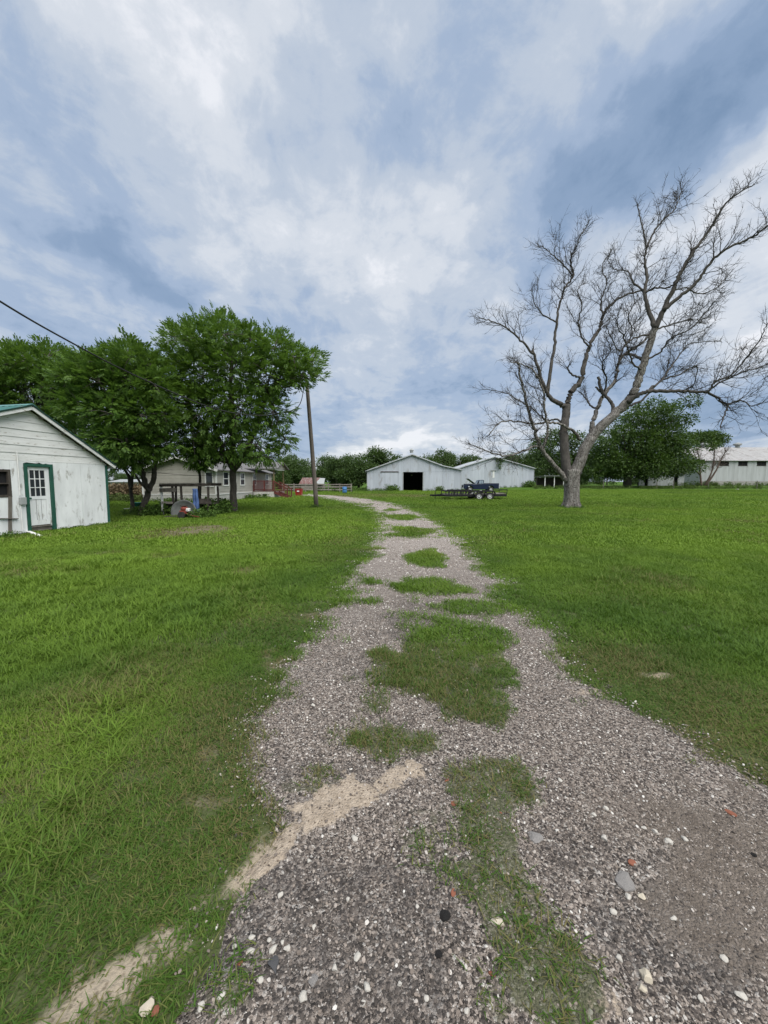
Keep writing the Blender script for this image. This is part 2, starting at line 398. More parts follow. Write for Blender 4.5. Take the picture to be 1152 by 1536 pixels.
ISL = [(603, 777, 22, 4, 1), (588, 766, 10, 2, .5), (616, 800, 30, 10, 1), (640, 840, 33, 13, 1), (648, 883, 56, 12, 1), (716, 915, 70, 11, 1), (540, 905, 42, 5, .8), (556, 874, 18, 4, .7),
       (690, 968, 82, 36, 1), (650, 1015, 100, 42, 1), (722, 1062, 62, 34, 1), (700, 1010, 70, 40, 1), (578, 1112, 76, 27, 1), (560, 1060, 25, 20, .6), (740, 1180, 70, 42, 1), (735, 1255, 52, 60, .95), (728, 1330, 55, 55, .8),
       (640, 1270, 60, 70, .45), (780, 1395, 75, 60, .62), (835, 1480, 85, 75, 1), (760, 1500, 60, 40, .5), (480, 1180, 70, 22, .55), (350, 1500, 50, 50, .5), (620, 925, 30, 10, .6), (1000, 1170, 40, 20, .25), (880, 910, 60, 10, .9)]
SAND = [(730, 1000, 32, 8, .5), (870, 1040, 40, 8, .55), (905, 1500, 42, 32, .6), (985, 1012, 28, 4, .9), ]
DARK = [(620, 940, 60, 28, .75), (560, 1000, 60, 20, .5), (470, 1165, 80, 22, .65), (520, 1420, 210, 150, .75), (620, 905, 35, 12, .7), (1010, 1400, 110, 90, .8), (900, 1290, 120, 50, .45), (740, 885, 30, 8, .5), (680, 870, 40, 6, .5), (600, 1085, 40, 12, .4)]  # patches of dark grit, deepened to paint lens falloff in the foreground
DIRT = [(1085, 1290, 130, 80, 1), (1130, 1420, 150, 110, .9), (960, 1230, 90, 40, .5), (1210, 1330, 160, 140, 1)]
BARE = [(285, 797, 75, 10, 1), (225, 806, 40, 5, .6), (60, 862, 70, 9, .65), (150, 830, 40, 4, .6), (370, 858, 22, 6, .7), (245, 835, 30, 4, .5), (985, 1012, 26, 4, .9), (945, 875, 12, 3, .7), (1040, 840, 40, 3, .5), (1120, 783, 50, 5, .5),
        (420, 995, 22, 9, .7), (400, 980, 14, 7, .6), (310, 1130, 16, 14, .8), (300, 1205, 60, 12, .6), (480, 925, 30, 6, .5), (30, 1180, 30, 26, .35), (600, 745, 60, 3, .8), (560, 744, 90, 3, .7)]

gx_f = np.arange(-5.5, 7.01, .05); q = np.array([.05 * 1.12 ** i for i in range(1, 86)]); gx_o = np.cumsum(q); gx_o = gx_o[gx_o < 2600]
xs = np.concatenate([-5.5 - gx_o[::-1], gx_f, 7 + gx_o])
gy_f = np.arange(-.5, 12.01, .05); q2 = np.array([.05 * 1.055 ** i for i in range(1, 190)]); gy_o = np.cumsum(q2); gy_o = gy_o[gy_o < 2600]
q3 = np.array([.05 * 1.25 ** i for i in range(1, 44)]); gy_b = np.cumsum(q3); gy_b = gy_b[gy_b < 2600]
ys = np.concatenate([-.5 - gy_b[::-1], gy_f, 12 + gy_o])
GX, GY = np.meshgrid(xs, ys); gx, gy = GX.ravel(), GY.ravel()
sd = drive_sd(gx, gy)
hz = gz(gx, gy) - .05 * sstep(-.03, .12, sd) + .025 * (fbm(gx * 1.1, gy * 1.1, 9, 3) - .5) * sstep(40, 20, np.hypot(gx, gy)) * sstep(.05, -.25, sd)
nx_, ny_ = len(xs), len(ys); ii = np.arange(nx_ * ny_).reshape(ny_, nx_)
fc = np.stack([ii[:-1, :-1], ii[:-1, 1:], ii[1:, 1:], ii[1:, :-1]], -1).reshape(-1, 4)

m, nt = new_mat('lawn_soil'); s = NT(nt); p = s.pos()
nl = s.noise(p, .35, 5, .6); nf = s.noise(p, 9, 6, .65); nff = s.noise(p, 60, 4, .6)
grassc = s.mix(s.ramp(nl, .32, .68), (.056, .118, .012), (.090, .160, .018))
grassc = s.mix(s.ramp(nf, .35, .7), grassc, (.035, .075, .012))
soil = s.mix(s.ramp(nff, .35, .65), (.115, .092, .062), (.21, .175, .125))
far = s.attr('far')
bare = s.math('MULTIPLY', s.attr('bare'), s.ramp(nf, .30, .55))
near_soil = s.mix(.72, soil, (.038, .070, .013))
colg = s.mix(far, near_soil, grassc); colg = s.mix(bare, colg, soil)
sandc = s.mix(s.ramp(s.vor(p, 55), .1, .5), (.17, .14, .10), (.32, .27, .205))
colg = s.mix(s.math('MULTIPLY', s.attr('sand'), s.ramp(nf, .25, .5)), colg, sandc)
s.out(colg, .95, s.bump(s.math('ADD', nf, nff), .6, .03), 0, .1); M['lawn_soil'] = m
ground = np_mesh('ground', np.stack([gx, gy, hz], 1), fc, M['lawn_soil'], smooth=True); tag(ground, kind='structure')
fattr(ground, 'far', sstep(7, 22, np.hypot(gx, gy)))
vis = (np.abs(gx) < 70) & (gy > -2) & (gy < 70)
ba = np.zeros_like(gx); ba[vis] = ell(gx[vis], gy[vis], BARE, 51); fattr(ground, 'bare', ba)
sa_ = np.zeros_like(gx); sa_[vis] = ell(gx[vis], gy[vis], SAND, 61, .8); fattr(ground, 'sand', sa_)

# the drive: rows across, growing with distance
rows = [DY0]
while rows[-1] < DY1: rows.append(rows[-1] + max(.03, .012 * max(rows[-1], 0) if rows[-1] > 0 else .2))
rows = np.array(rows); U = np.linspace(0, 1, 141)
xl = XL(rows) + edge_noise(rows, 21); xr = XR(rows) + edge_noise(rows, 33)
mid = (xl + xr) / 2; bad = xr - xl < .3; xl = np.where(bad, mid - .15, xl); xr = np.where(bad, mid + .15, xr)
dx = xl[:, None] + (xr - xl)[:, None] * U[None]; dy = np.repeat(rows[:, None], len(U), 1)
dxf, dyf = dx.ravel(), dy.ravel()
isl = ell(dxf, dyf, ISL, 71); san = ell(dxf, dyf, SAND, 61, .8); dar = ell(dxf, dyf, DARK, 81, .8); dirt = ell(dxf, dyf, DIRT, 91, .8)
dz = gz(dxf, dyf) + .008 + .0006 * np.clip(dyf, 0, 40) + .018 * isl * np.clip(dyf / 3, .5, 1) + .020 * (fbm(dxf * 3, dyf * 3, 17, 4) - .5) - .014 * sstep(.95, 1, np.abs(U[None].repeat(len(rows), 0).ravel() * 2 - 1)) + .012 * san
ni, nj = len(rows), len(U); ii = np.arange(ni * nj).reshape(ni, nj)
fcd = np.stack([ii[:-1, :-1], ii[:-1, 1:], ii[1:, 1:], ii[1:, :-1]], -1).reshape(-1, 4)
m, nt = new_mat('gravel'); s = NT(nt); p = s.pos()
pw = s.n('ShaderNodeVectorMath', operation='ADD'); s.set(pw.inputs[0], p)
wob = s.n('ShaderNodeVectorMath', operation='SCALE'); s.set(wob.inputs[0], s.noise(p, 90, 2, .5, 0, True)); wob.inputs['Scale'].default_value = .006; s.set(pw.inputs[1], wob.outputs[0]); pw = pw.outputs[0]
def vcell(scale):
    o = s.n('ShaderNodeTexVoronoi'); s.set(o.inputs['Vector'], pw); o.inputs['Scale'].default_value = scale
    sepc = s.n('ShaderNodeSeparateColor'); s.set(sepc.inputs[0], o.outputs['Color']); return o.outputs['Distance'], sepc.outputs[0], sepc.outputs[1]
d1, r1, r1b = vcell(95); d2, r2, r2b = vcell(190); d3, r3, r3b = vcell(45)
tones = [(0, (.028, .024, .021)), (.25, (.064, .055, .050)), (.50, (.138, .116, .099)), (.68, (.226, .190, .163)), (.85, (.312, .270, .236)), (.96, (.36, .33, .30)), (1, (.52, .49, .45))]
c1 = s.cramp(r1, tones); c2 = s.cramp(r2, tones); c3 = s.cramp(r3, tones)
base = s.mix(s.ramp(r1b, .45, .55), c1, c2)
base = s.mix(s.math('MULTIPLY', s.ramp(r3b, .78, .8), s.ramp(d3, .42, .34)), base, c3)
nb = s.noise(p, 2.4, 6, .6); nbf = s.noise(p, 14, 5, .6)
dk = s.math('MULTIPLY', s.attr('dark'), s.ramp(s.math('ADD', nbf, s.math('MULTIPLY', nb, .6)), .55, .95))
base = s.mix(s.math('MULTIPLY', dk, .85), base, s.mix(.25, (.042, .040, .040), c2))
grit = s.mix(s.ramp(nbf, .35, .65), (.275, .240, .215), (.385, .345, .312))
base = s.mix(s.math('MULTIPLY', s.attr('fade'), .75), base, grit)
dirtc = s.mix(s.ramp(nbf, .3, .7), (.105, .086, .070), (.155, .130, .108))
base = s.mix(s.math('MULTIPLY', s.attr('dirt'), s.math('MULTIPLY', s.ramp(nb, .2, .45), s.ramp(r2b, .95, .6))), base, dirtc)
soild = s.mix(s.ramp(nbf, .35, .65), (.090, .078, .052), (.15, .13, .09))
base = s.mix(s.math('MULTIPLY', s.ramp(s.math('ADD', s.attr('soil'), s.math('MULTIPLY', s.math('SUBTRACT', s.noise(p, 12, 5, .65), .5), 1.6)), .35, .85), .72), base, s.mix(.6, soild, (.036, .062, .014)))
holes = s.ramp(s.vor(p, 42), .16, .26)
sandd = s.mix(holes, (.15, .115, .085), s.mix(s.ramp(s.noise(p, 30, 5, .7), .3, .7), (.26, .21, .16), (.42, .35, .275)))
base = s.mix(s.ramp(s.math('ADD', s.attr('sand'), s.math('MULTIPLY', s.math('SUBTRACT', s.noise(p, 22, 6, .7), .5), 2.4)), .42, .85), base, sandd)
hgt = s.math('ADD', s.math('MULTIPLY', d1, -.8), s.math('ADD', s.math('MULTIPLY', d2, -.4), s.math('MULTIPLY', s.noise(p, 20, 5, .6), 1.2)))
s.out(base, .9, s.bump(hgt, .8, .012), 0, .2); M['gravel'] = m
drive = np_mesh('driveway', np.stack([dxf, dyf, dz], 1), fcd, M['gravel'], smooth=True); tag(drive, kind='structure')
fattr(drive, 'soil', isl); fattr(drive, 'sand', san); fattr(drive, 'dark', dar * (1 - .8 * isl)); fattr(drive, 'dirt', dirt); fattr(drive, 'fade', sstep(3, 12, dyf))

# ------------------------------------------------------------------ scatter (geometry nodes)
def src_collection(name, objs):
    c = bpy.data.collections.new(name)
    for o in objs:
        for k in list(o.users_collection): k.objects.unlink(o)
        c.objects.link(o)
    return c
def scatter(name, pos, rot, scl, idx, coll, attrs, label, cat):
    m = bpy.data.meshes.new(name); m.vertices.add(len(pos)); m.vertices.foreach_set('co', np.ascontiguousarray(pos, dtype=np.float32).ravel())
    def put(n, t, arr, key, dt=np.float32):
        a = m.attributes.new(n, t, 'POINT'); a.data.foreach_set(key, np.ascontiguousarray(arr, dtype=dt).ravel())
    put('rot', 'FLOAT_VECTOR', rot, 'vector'); put('scl', 'FLOAT_VECTOR', scl, 'vector'); put('idx', 'INT', idx, 'value', np.int32)
    for k, v in attrs.items(): put(k, 'FLOAT', v, 'value')
    o = bpy.data.objects.new(name, m); C.objects.link(o); tag(o, label, cat, kind='stuff')
    g = bpy.data.node_groups.new(name, 'GeometryNodeTree')
    g.interface.new_socket('Geometry', in_out='INPUT', socket_type='NodeSocketGeometry'); g.interface.new_socket('Geometry', in_out='OUTPUT', socket_type='NodeSocketGeometry')
    N = g.nodes.new; i = N('NodeGroupInput'); e = N('NodeGroupOutput'); ip = N('GeometryNodeInstanceOnPoints'); ci = N('GeometryNodeCollectionInfo')
    ci.inputs['Collection'].default_value = coll; ci.inputs['Separate Children'].default_value = True; ci.inputs['Reset Children'].default_value = True
    ip.inputs['Pick Instance'].default_value = True
    def na(nm, t): a = N('GeometryNodeInputNamedAttribute'); a.data_type = t; a.inputs['Name'].default_value = nm; return a.outputs['Attribute']
    L = g.links.new
    L(i.outputs[0], ip.inputs['Points']); L(ci.outputs[0], ip.inputs['Instance']); L(na('idx', 'INT'), ip.inputs['Instance Index'])
    L(na('rot', 'FLOAT_VECTOR'), ip.inputs['Rotation']); L(na('scl', 'FLOAT_VECTOR'), ip.inputs['Scale']); L(ip.outputs[0], e.inputs[0])
    md = o.modifiers.new('scatter', 'NODES'); md.node_group = g
    return o

# grass blades
m, nt = new_mat('grass_blade'); s = NT(nt)
ti = s.attr('tint', 'INSTANCER'); dr = s.attr('dry', 'INSTANCER'); isd = s.island()
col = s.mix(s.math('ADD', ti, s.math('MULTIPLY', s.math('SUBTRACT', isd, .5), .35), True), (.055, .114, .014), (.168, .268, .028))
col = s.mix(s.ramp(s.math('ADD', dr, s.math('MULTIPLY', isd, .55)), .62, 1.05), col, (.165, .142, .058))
s.out(col, .65, None, 0, .25, (.30, s.mix(.5, col, (.13, .26, .02)))); M['grass'] = m
def blade_clump(name, n, rad, h0, h1, wd, bend, levels=3, seed=0):
    g = np.random.default_rng(seed); V = []; Fq = []
    for k in range(n):
        a = g.uniform(0, 6.283); rr = rad * math.sqrt(g.uniform()); bx, by = rr * math.cos(a), rr * math.sin(a)
        h = g.uniform(h0, h1); az = g.uniform(0, 6.283); bd = g.uniform(.25, 1) * bend * h; w_ = wd * g.uniform(.7, 1.3)
        cx_, cy_ = math.cos(az), math.sin(az); px_, py_ = -cy_, cx_
        o = len(V); fl = g.uniform(.0, .35)
        for l in range(levels + 1):
            t = l / levels; x = bx + cx_ * bd * t ** 1.8; y = by + cy_ * bd * t ** 1.8; z = h * (t - fl * t ** 3 * bend) - .006
            ww = w_ * (1 - t ** 1.5) * .5 + .0003
            V += [(x - px_ * ww, y - py_ * ww, z), (x + px_ * ww, y + py_ * ww, z)]
        for l in range(levels): b = o + 2 * l; Fq.append((b, b + 1, b + 3, b + 2))
    return np_mesh(name, np.array(V), np.array(Fq), M['grass'])
near_src = src_collection('grass_near_source', [blade_clump('grass_a%d' % k, 26, .06, .028, .075, .0042, .9, 3, k) for k in range(6)] + [blade_clump('grass_t%d' % k, 22, .05, .09, .19, .0062, 1.1, 4, 40 + k) for k in range(3)])
mid_src = src_collection('grass_mid_source', [blade_clump('grass_m%d' % k, 42, .13, .03, .085, .0075, .9, 2, 80 + k) for k in range(6)] + [blade_clump('grass_mt%d' % k, 34, .10, .08, .16, .009, 1.1, 3, 90 + k) for k in range(2)])
far_src = src_collection('grass_far_source', [blade_clump('grass_f%d' % k, 70, .34, .03, .085, .020, .9, 2, 120 + k) for k in range(5)])
vfar_src = src_collection('grass_vfar_source', [blade_clump('grass_v%d' % k, 110, .95, .03, .09, .05, .8, 1, 160 + k) for k in range(5)])
def wedge(y0, y1, dens, mg=3.0):
    area = (y1 - y0) * 2 * (1.12 * y1 + mg); n = int(area * dens)
    x = rng.uniform(-(1.12 * y1 + mg), 1.12 * y1 + mg, n); y = rng.uniform(y0, y1, n)
    k = np.abs(x) < 1.12 * np.maximum(y, 0) + mg
    return x[k], y[k]
def grass_keep(x, y):
    sdv = drive_sd(x, y); soft = .05 + .012 * np.clip(y, 0, 30)
    e = sstep(soft * 2.2, -soft * .8, sdv + (fbm(x * 7, y * 7, 5, 3) - .5) * .16)
    i = ell(x, y, ISL, 71) * np.where(sdv > 0, 1, 0)
    d = np.maximum(e, sstep(.25, .8, i + (fbm(x * 9, y * 9, 95, 3) - .5) * 1.1) * .92 * (1 - .58 * sstep(3.0, 1.8, y)))
    d = d * (1 - .92 * sstep(.45, .75, ell(x, y, SAND, 61, .8))) * (1 - .90 * ell(x, y, BARE, 51))
    d = d * (.70 + .30 * sstep(.02, -.5, sdv) + .30 * np.where(sdv > 0, i, 0))
    return np.clip(d, 0, 1), sdv
def in_build(x, y): return (x < -10.7 + .16 * (y - 14)) & (y > 8.5) & (y < 15.1)
zones = [('near', -.3, 3.6, 900, near_src, 6, 9), ('middle', 3.6, 9.5, 260, mid_src, 6, 8), ('far', 9.5, 24, 52, far_src, 5, 5), ('farthest', 24, 66, 7.5, vfar_src, 5, 5)]
gl = {'near': ('short trampled grass beside the gravel at its stony end', 'grass'), 'middle': ('mown green lawn grass flanking the widest part of the gravel drive', 'grass'),
      'far': ('bright green lawn grass in front of the dead tree and shed', 'grass'), 'farthest': ('lawn grass stretching from the dead tree to the barns', 'grass')}
for nm, y0, y1, dens, coll, nshort, ntot in zones:
    x, y = wedge(y0, y1, dens); kp, sdv = grass_keep(x, y); k = (rng.uniform(size=len(x)) < kp) & ~in_build(x, y)
    x, y, sdv = x[k], y[k], sdv[k]; n = len(x)
    big = fbm(x * .22, y * .22, 41, 3); sm = fbm(x * 1.3, y * 1.3, 43, 3)
    edge_d = sstep(-1.5, -.1, sdv) * np.where(sdv > 0, .30 + .5 * sstep(3.4, 2.0, y), 1)
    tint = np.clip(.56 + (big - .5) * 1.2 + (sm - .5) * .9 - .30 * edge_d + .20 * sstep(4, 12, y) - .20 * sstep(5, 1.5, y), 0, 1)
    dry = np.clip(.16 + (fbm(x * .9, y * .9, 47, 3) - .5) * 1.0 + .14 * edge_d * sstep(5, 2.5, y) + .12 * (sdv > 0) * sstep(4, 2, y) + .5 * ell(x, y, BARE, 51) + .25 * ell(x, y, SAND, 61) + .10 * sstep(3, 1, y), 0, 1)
    tall = np.zeros(n, bool)
    if ntot > nshort:
        tp = sstep(.52, .70, fbm(x * .8, y * .8, 49, 3)) * sstep(-.5, -1.3, sdv) * np.where(x < 0, 1, .25) * .22
        tall = rng.uniform(size=n) < tp
    idx = np.where(tall, rng.integers(nshort, max(ntot, nshort + 1), n), rng.integers(0, nshort, n))
    sz = rng.uniform(.7, 1.2, n); hs = (.85 - .20 * sstep(6, 3, y)) * sz * np.clip(.55 + .9 * fbm(x * 1.1, y * 1.1, 44, 3), .5, 1.5) * (1 - .40 * edge_d) * np.where(sdv > .1, 1.05 - .3 * sstep(3, 1.8, y), 1)
    rot = np.stack([rng.normal(0, .10, n), rng.normal(0, .10, n), rng.uniform(0, 6.283, n)], 1)
    onin = sdv > 0
    zb = gz(x, y) + .025 * (fbm(x * 1.1, y * 1.1, 9, 3) - .5) * sstep(40, 20, np.hypot(x, y)) * sstep(.05, -.25, sdv) + np.where(onin, .008 + .0006 * np.clip(y, 0, 40) + .018 * ell(x, y, ISL, 71) * np.clip(y / 3, .5, 1) + .020 * (fbm(x * 3, y * 3, 17, 4) - .5), 0)
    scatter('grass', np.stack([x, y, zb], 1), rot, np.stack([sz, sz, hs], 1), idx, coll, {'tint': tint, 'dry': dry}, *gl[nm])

# loose gravel
m, nt = new_mat('pebble'); s = NT(nt)
t_ = s.attr('tone', 'INSTANCER')
cpeb = s.cramp(t_, [(0, (.028, .025, .023)), (.3, (.078, .067, .061)), (.5, (.168, .140, .119)), (.66, (.268, .225, .193)), (.84, (.38, .335, .296)), (.95, (.46, .43, .395)), (1, (.62, .595, .55))])
pn = s.noise(s.obj(), 30, 4, .6); cpeb = s.mix(s.math('MULTIPLY', s.ramp(pn, .4, .7), .35), cpeb, (.17, .14, .115))
s.out(cpeb, .85, s.bump(pn, .3, .005), 0, .2); M['pebble'] = m
def pebble_mesh(name, seed, sub=1, mat='pebble', flat=.6):
    bm = bmesh.new(); bmesh.ops.create_icosphere(bm, subdivisions=sub, radius=.5); g = np.random.default_rng(seed)
    ks = [(Vector(g.normal(size=3)).normalized(), g.uniform(.24, .42)) for _ in range(10)]
    for v in bm.verts:
        for d, h in ks:                                 # cut facets as broken stone has
            t = v.co.dot(d)
            if t > h: v.co -= d * (t - h)
        v.co *= 1 + g.normal() * .05; v.co.z *= flat
    me = bpy.data.meshes.new(name); bm.to_mesh(me); bm.free(); me.materials.append(M[mat]); return me
peb_o = []
for k in range(8):
    o = bpy.data.objects.new('pebble_source%d' % k, pebble_mesh('pebble_source%d' % k, k)); C.objects.link(o); peb_o.append(o)
peb_src = src_collection('pebble_sources', peb_o)
def pebbles(name, y0, y1, dens, smin, smax, power, label, cat='gravel'):
    x, y = wedge(y0, y1, dens, 1.5); sdv = drive_sd(x, y)
    isl_ = ell(x, y, ISL, 71); sn_ = ell(x, y, SAND, 61, .8); dt_ = ell(x, y, DIRT, 91, .8)
    p_ = sstep(-.22, .12, sdv + (fbm(x * 6, y * 6, 15, 3) - .5) * .3) * (1 - .82 * isl_) * (1 - .74 * sstep(.35, .6, sn_)) * (1 - .72 * dt_) * (.35 + .9 * sstep(.3, .6, fbm(x * 2.3, y * 2.3, 19, 3)))
    k = rng.uniform(size=len(x)) < p_; x, y = x[k], y[k]; n = len(x)
    sz = smin + (smax - smin) * rng.uniform(size=n) ** power
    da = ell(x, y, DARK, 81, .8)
    tone = np.clip(rng.beta(1.5, 2.3, n) * 1.0 - .24 * da - .06 * sstep(3, 1.5, y) + .05 + .20 * sstep(2.4, 6.0, y) + .45 * (rng.uniform(size=n) < .09) + .15 * sstep(smax * .45, smax, sz), 0, 1)  # grit tone, lowered further as painted foreground falloff
    rot = np.stack([rng.normal(0, .35, n), rng.normal(0, .35, n), rng.uniform(0, 6.283, n)], 1)
    z = gz(x, y) + .008 + .0006 * np.clip(y, 0, 40) + .020 * (fbm(x * 3, y * 3, 17, 4) - .5) + .012 * ell(x, y, SAND, 61, .8) + .018 * ell(x, y, ISL, 71) * np.clip(y / 3, .5, 1) + sz * .10
    s3 = sz[:, None] * np.stack([rng.uniform(.8, 1.25, n), rng.uniform(.7, 1.05, n), rng.uniform(.7, 1.1, n)], 1)
    scatter(name, np.stack([x, y, z], 1), rot, s3, rng.integers(0, 8, n), peb_src, {'tone': tone}, label, cat)
pebbles('gravel', .2, 2.6, 13000, .003, .020, 4.2, 'fine dark and pale gravel at the stony end of the drive')
pebbles('gravel', 2.6, 6.5, 3600, .006, .026, 3.2, 'pinkish grey gravel on the widest part of the drive')
pebbles('gravel', 6.5, 15, 520, .014, .042, 2.2, 'grey gravel where the drive narrows between grass tufts')
pebbles('gravel', 15, 34, 60, .03, .07, 1.6, 'gravel on the bend of the drive beyond the grass tufts')

_t = rng
def pale_bits():
    x, y = wedge(.2, 3.4, 420, 1.5); k = (drive_sd(x, y) > -.05) & (rng.uniform(size=len(x)) < (1 - .8 * ell(x, y, ISL, 71)) * (1 - .9 * ell(x, y, SAND, 61, .8)) * (1 - .6 * ell(x, y, DIRT, 91, .8)) * sstep(.35, .65, fbm(x * 3, y * 3, 29, 3)))
    x, y = x[k], y[k]; n = len(x); sz = .007 + .010 * rng.uniform(size=n) ** 2
    z = gz(x, y) + .008 + .0006 * y + .020 * (fbm(x * 3, y * 3, 17, 4) - .5) + sz * .15
    scatter('gravel', np.stack([x, y, z], 1), np.stack([rng.normal(0, .35, n), rng.normal(0, .35, n), rng.uniform(0, 6.283, n)], 1), sz[:, None] * np.stack([rng.uniform(.9, 1.4, n), rng.uniform(.7, 1.05, n), rng.uniform(.7, 1.1, n)], 1), rng.integers(0, 8, n), peb_src, {'tone': rng.uniform(.72, .94, n)}, 'small pale pebbles sprinkled over the dark gravel', 'pebbles')
pale_bits()
# single stones that stand out: (photo pixel, half size in pixels, colour)
SM = {'pale': pm('stone_pale', (.50, .475, .425), (.34, .32, .285), 60, .85, .3, bdist=.003), 'cream': pm('stone_cream', (.50, .45, .36), (.40, .35, .27), 40, .85, .3, bdist=.003),
      'grey': pm('stone_grey', (.36, .34, .32), (.17, .16, .155), 70, .9, .8, bdist=.004), 'orange': pm('brick_bit', (.25, .095, .055), (.17, .065, .042), 50, .9, .4, bdist=.004),
      'black': pm('stone_black', (.012, .012, .012), (.035, .032, .03), 90, .9, 1.0, bdist=.005), 'dark': pm('stone_dark', (.075, .075, .078), (.05, .05, .052), 40, .9, .3, bdist=.004)}
SL = {'pale': ('stone', 'loose pale stone lying on the dark gravel', 'stone', 'pale stones on the gravel'), 'cream': ('stone', 'large cream coloured stone, bigger than the white ones, on the drive', 'stone', 'cream stones on the drive'),
      'grey': ('concrete_chunk', 'flat rough grey chunk of old concrete set in the gravel', 'rubble', 'grey concrete chunks in the gravel'), 'orange': ('brick_fragment', 'small orange brick fragment on the gravel drive', 'brick', 'orange brick fragments on the drive'),
      'black': ('tar_lump', 'black crumbly lump lying on the gravel', 'lump', 'black lumps on the gravel'), 'dark': ('stone', 'broad flat dark grey stone among white pebbles', 'stone', None)}
STN = [(532, 1261, 9, 'pale'), (463, 1296, 7, 'pale'), (421, 1345, 8, 'pale'), (522, 1355, 7, 'pale'), (471, 1394, 7, 'pale'), (410, 1430, 10, 'pale'), (431, 1429, 10, 'pale'), (376, 1431, 10, 'pale'), (424, 1420, 8, 'pale'), (405, 1415, 7, 'pale'),
       (378, 1410, 8, 'pale'), (352, 1422, 8, 'pale'), (536, 1440, 10, 'pale'), (502, 1457, 11, 'pale'), (456, 1502, 14, 'pale'), (332, 1500, 11, 'pale'), (302, 1514, 11, 'pale'), (550, 1484, 12, 'pale'), (545, 1509, 9, 'pale'), (390, 1476, 9, 'pale'),
       (221, 1516, 14, 'cream'), (233, 1521, 13, 'orange'), (360, 1450, 9, 'orange'), (411, 1452, 24, 'dark'), (470, 1477, 13, 'grey'), (340, 1462, 12, 'grey'),
       (747, 1389, 14, 'cream'), (969, 1469, 14, 'cream'), (906, 1262, 11, 'pale'), (1002, 1265, 10, 'pale'), (938, 1325, 26, 'grey'), (805, 1261, 20, 'grey'), (680, 1345, 9, 'orange'), (947, 1297, 10, 'orange'), (667, 1380, 17, 'black'), (658, 1437, 12, 'black'),
       (943, 1348, 9, 'pale'), (920, 1370, 9, 'pale'), (983, 1250, 9, 'pale'), (963, 1348, 8, 'cream'), (1111, 1497, 12, 'pale'), (928, 1440, 11, 'pale'), (1026, 1260, 9, 'pale'), (891, 1227, 8, 'pale'), (908, 1217, 8, 'pale'), (840, 1173, 7, 'pale'),
       (966, 1245, 8, 'pale'), (963, 1486, 10, 'cream'), (626, 1365, 7, 'pale'), (681, 1210, 8, 'orange'), (751, 1224, 8, 'orange'), (671, 1175, 7, 'orange'), (738, 1465, 8, 'orange'), (1096, 1222, 10, 'orange'), (1131, 1285, 8, 'black'),
       (751, 1022, 6, 'pale'), (728, 1085, 6, 'pale'), (470, 1060, 6, 'pale'), (1050, 1500, 10, 'pale'), (1085, 1440, 10, 'pale'), (1010, 1380, 8, 'pale'), (860, 1440, 8, 'pale'), (880, 1405, 7, 'pale'), (600, 1480, 8, 'pale'), (640, 1500, 8, 'pale'), (700, 1520, 8, 'pale'), (945, 1520, 9, 'pale')]
smesh = {}
OWN = {(221, 1516): 'cream stone touching an orange brick fragment in the grass', (747, 1389): 'cream stone half sunk in the grass tuft between the wheel tracks', (969, 1469): 'chunky cream stone beside a smaller cream pebble', (963, 1486): 'small cream pebble beside a chunky cream stone', (963, 1348): 'small cream pebble beside the largest flat concrete chunk',
       (938, 1325): 'largest flat grey concrete chunk, beside a cream pebble', (805, 1261): 'flat grey concrete chunk at the edge of the grass tufts in the drive', (667, 1380): 'largest black crumbly lump on the gravel', (658, 1437): 'smaller black lump close to the largest black lump', (1131, 1285): 'small black lump on the bare packed dirt',
       (233, 1521): 'orange brick fragment touching a cream stone in the grass', (947, 1297): 'orange brick fragment beside the largest flat concrete chunk', (1096, 1222): 'orange brick fragment at the edge of the packed brown dirt', (360, 1450): 'orange brick fragment by the grass edge near a flat dark stone', (680, 1345): 'orange brick fragment near the largest black lump'}
for q_, (px, py, r_, kd) in enumerate(STN):
    g = gp(px, py); dep = g.y * cp - (0 - CAMH) * sp; size = 2 * r_ / F * dep * {'pale': .62, 'cream': .82, 'orange': .66, 'black': .62, 'grey': .66, 'dark': .6}[kd]
    key = (kd, q_ % 5)
    if key not in smesh: smesh[key] = pebble_mesh(SL[kd][0], 300 + q_ % 5 + len(kd) * 7, 2, 'pebble', .62 if kd not in ('grey', 'dark') else .30); smesh[key].materials[0] = SM[kd]
    nm, lb, ct, gr = SL[kd]
    if kd == 'grey' and (px, py) not in OWN: lb = 'small grey concrete chunk among white pebbles by the flat dark stone'
    if kd == 'orange': lb = 'small orange brick fragment in the grass tufts of the drive'
    lb = OWN.get((px, py), lb)
    o = bpy.data.objects.new(nm, smesh[key]); C.objects.link(o); tag(o, lb, ct, gr)
    zt = gzf(g.x, g.y) + .008 + .0006 * g.y + .020 * (float(fbm(g.x * 3, g.y * 3, 17, 4)) - .5)
    flat = .3 if kd in ('grey', 'dark') else .62
    o.location = (g.x, g.y, zt + size * flat * .12); o.scale = (size * random.uniform(.95, 1.25), size * random.uniform(.8, 1.0), size * random.uniform(.8, 1.05)); o.rotation_euler = (random.uniform(-.15, .15), random.uniform(-.15, .15), random.uniform(0, 6.28))
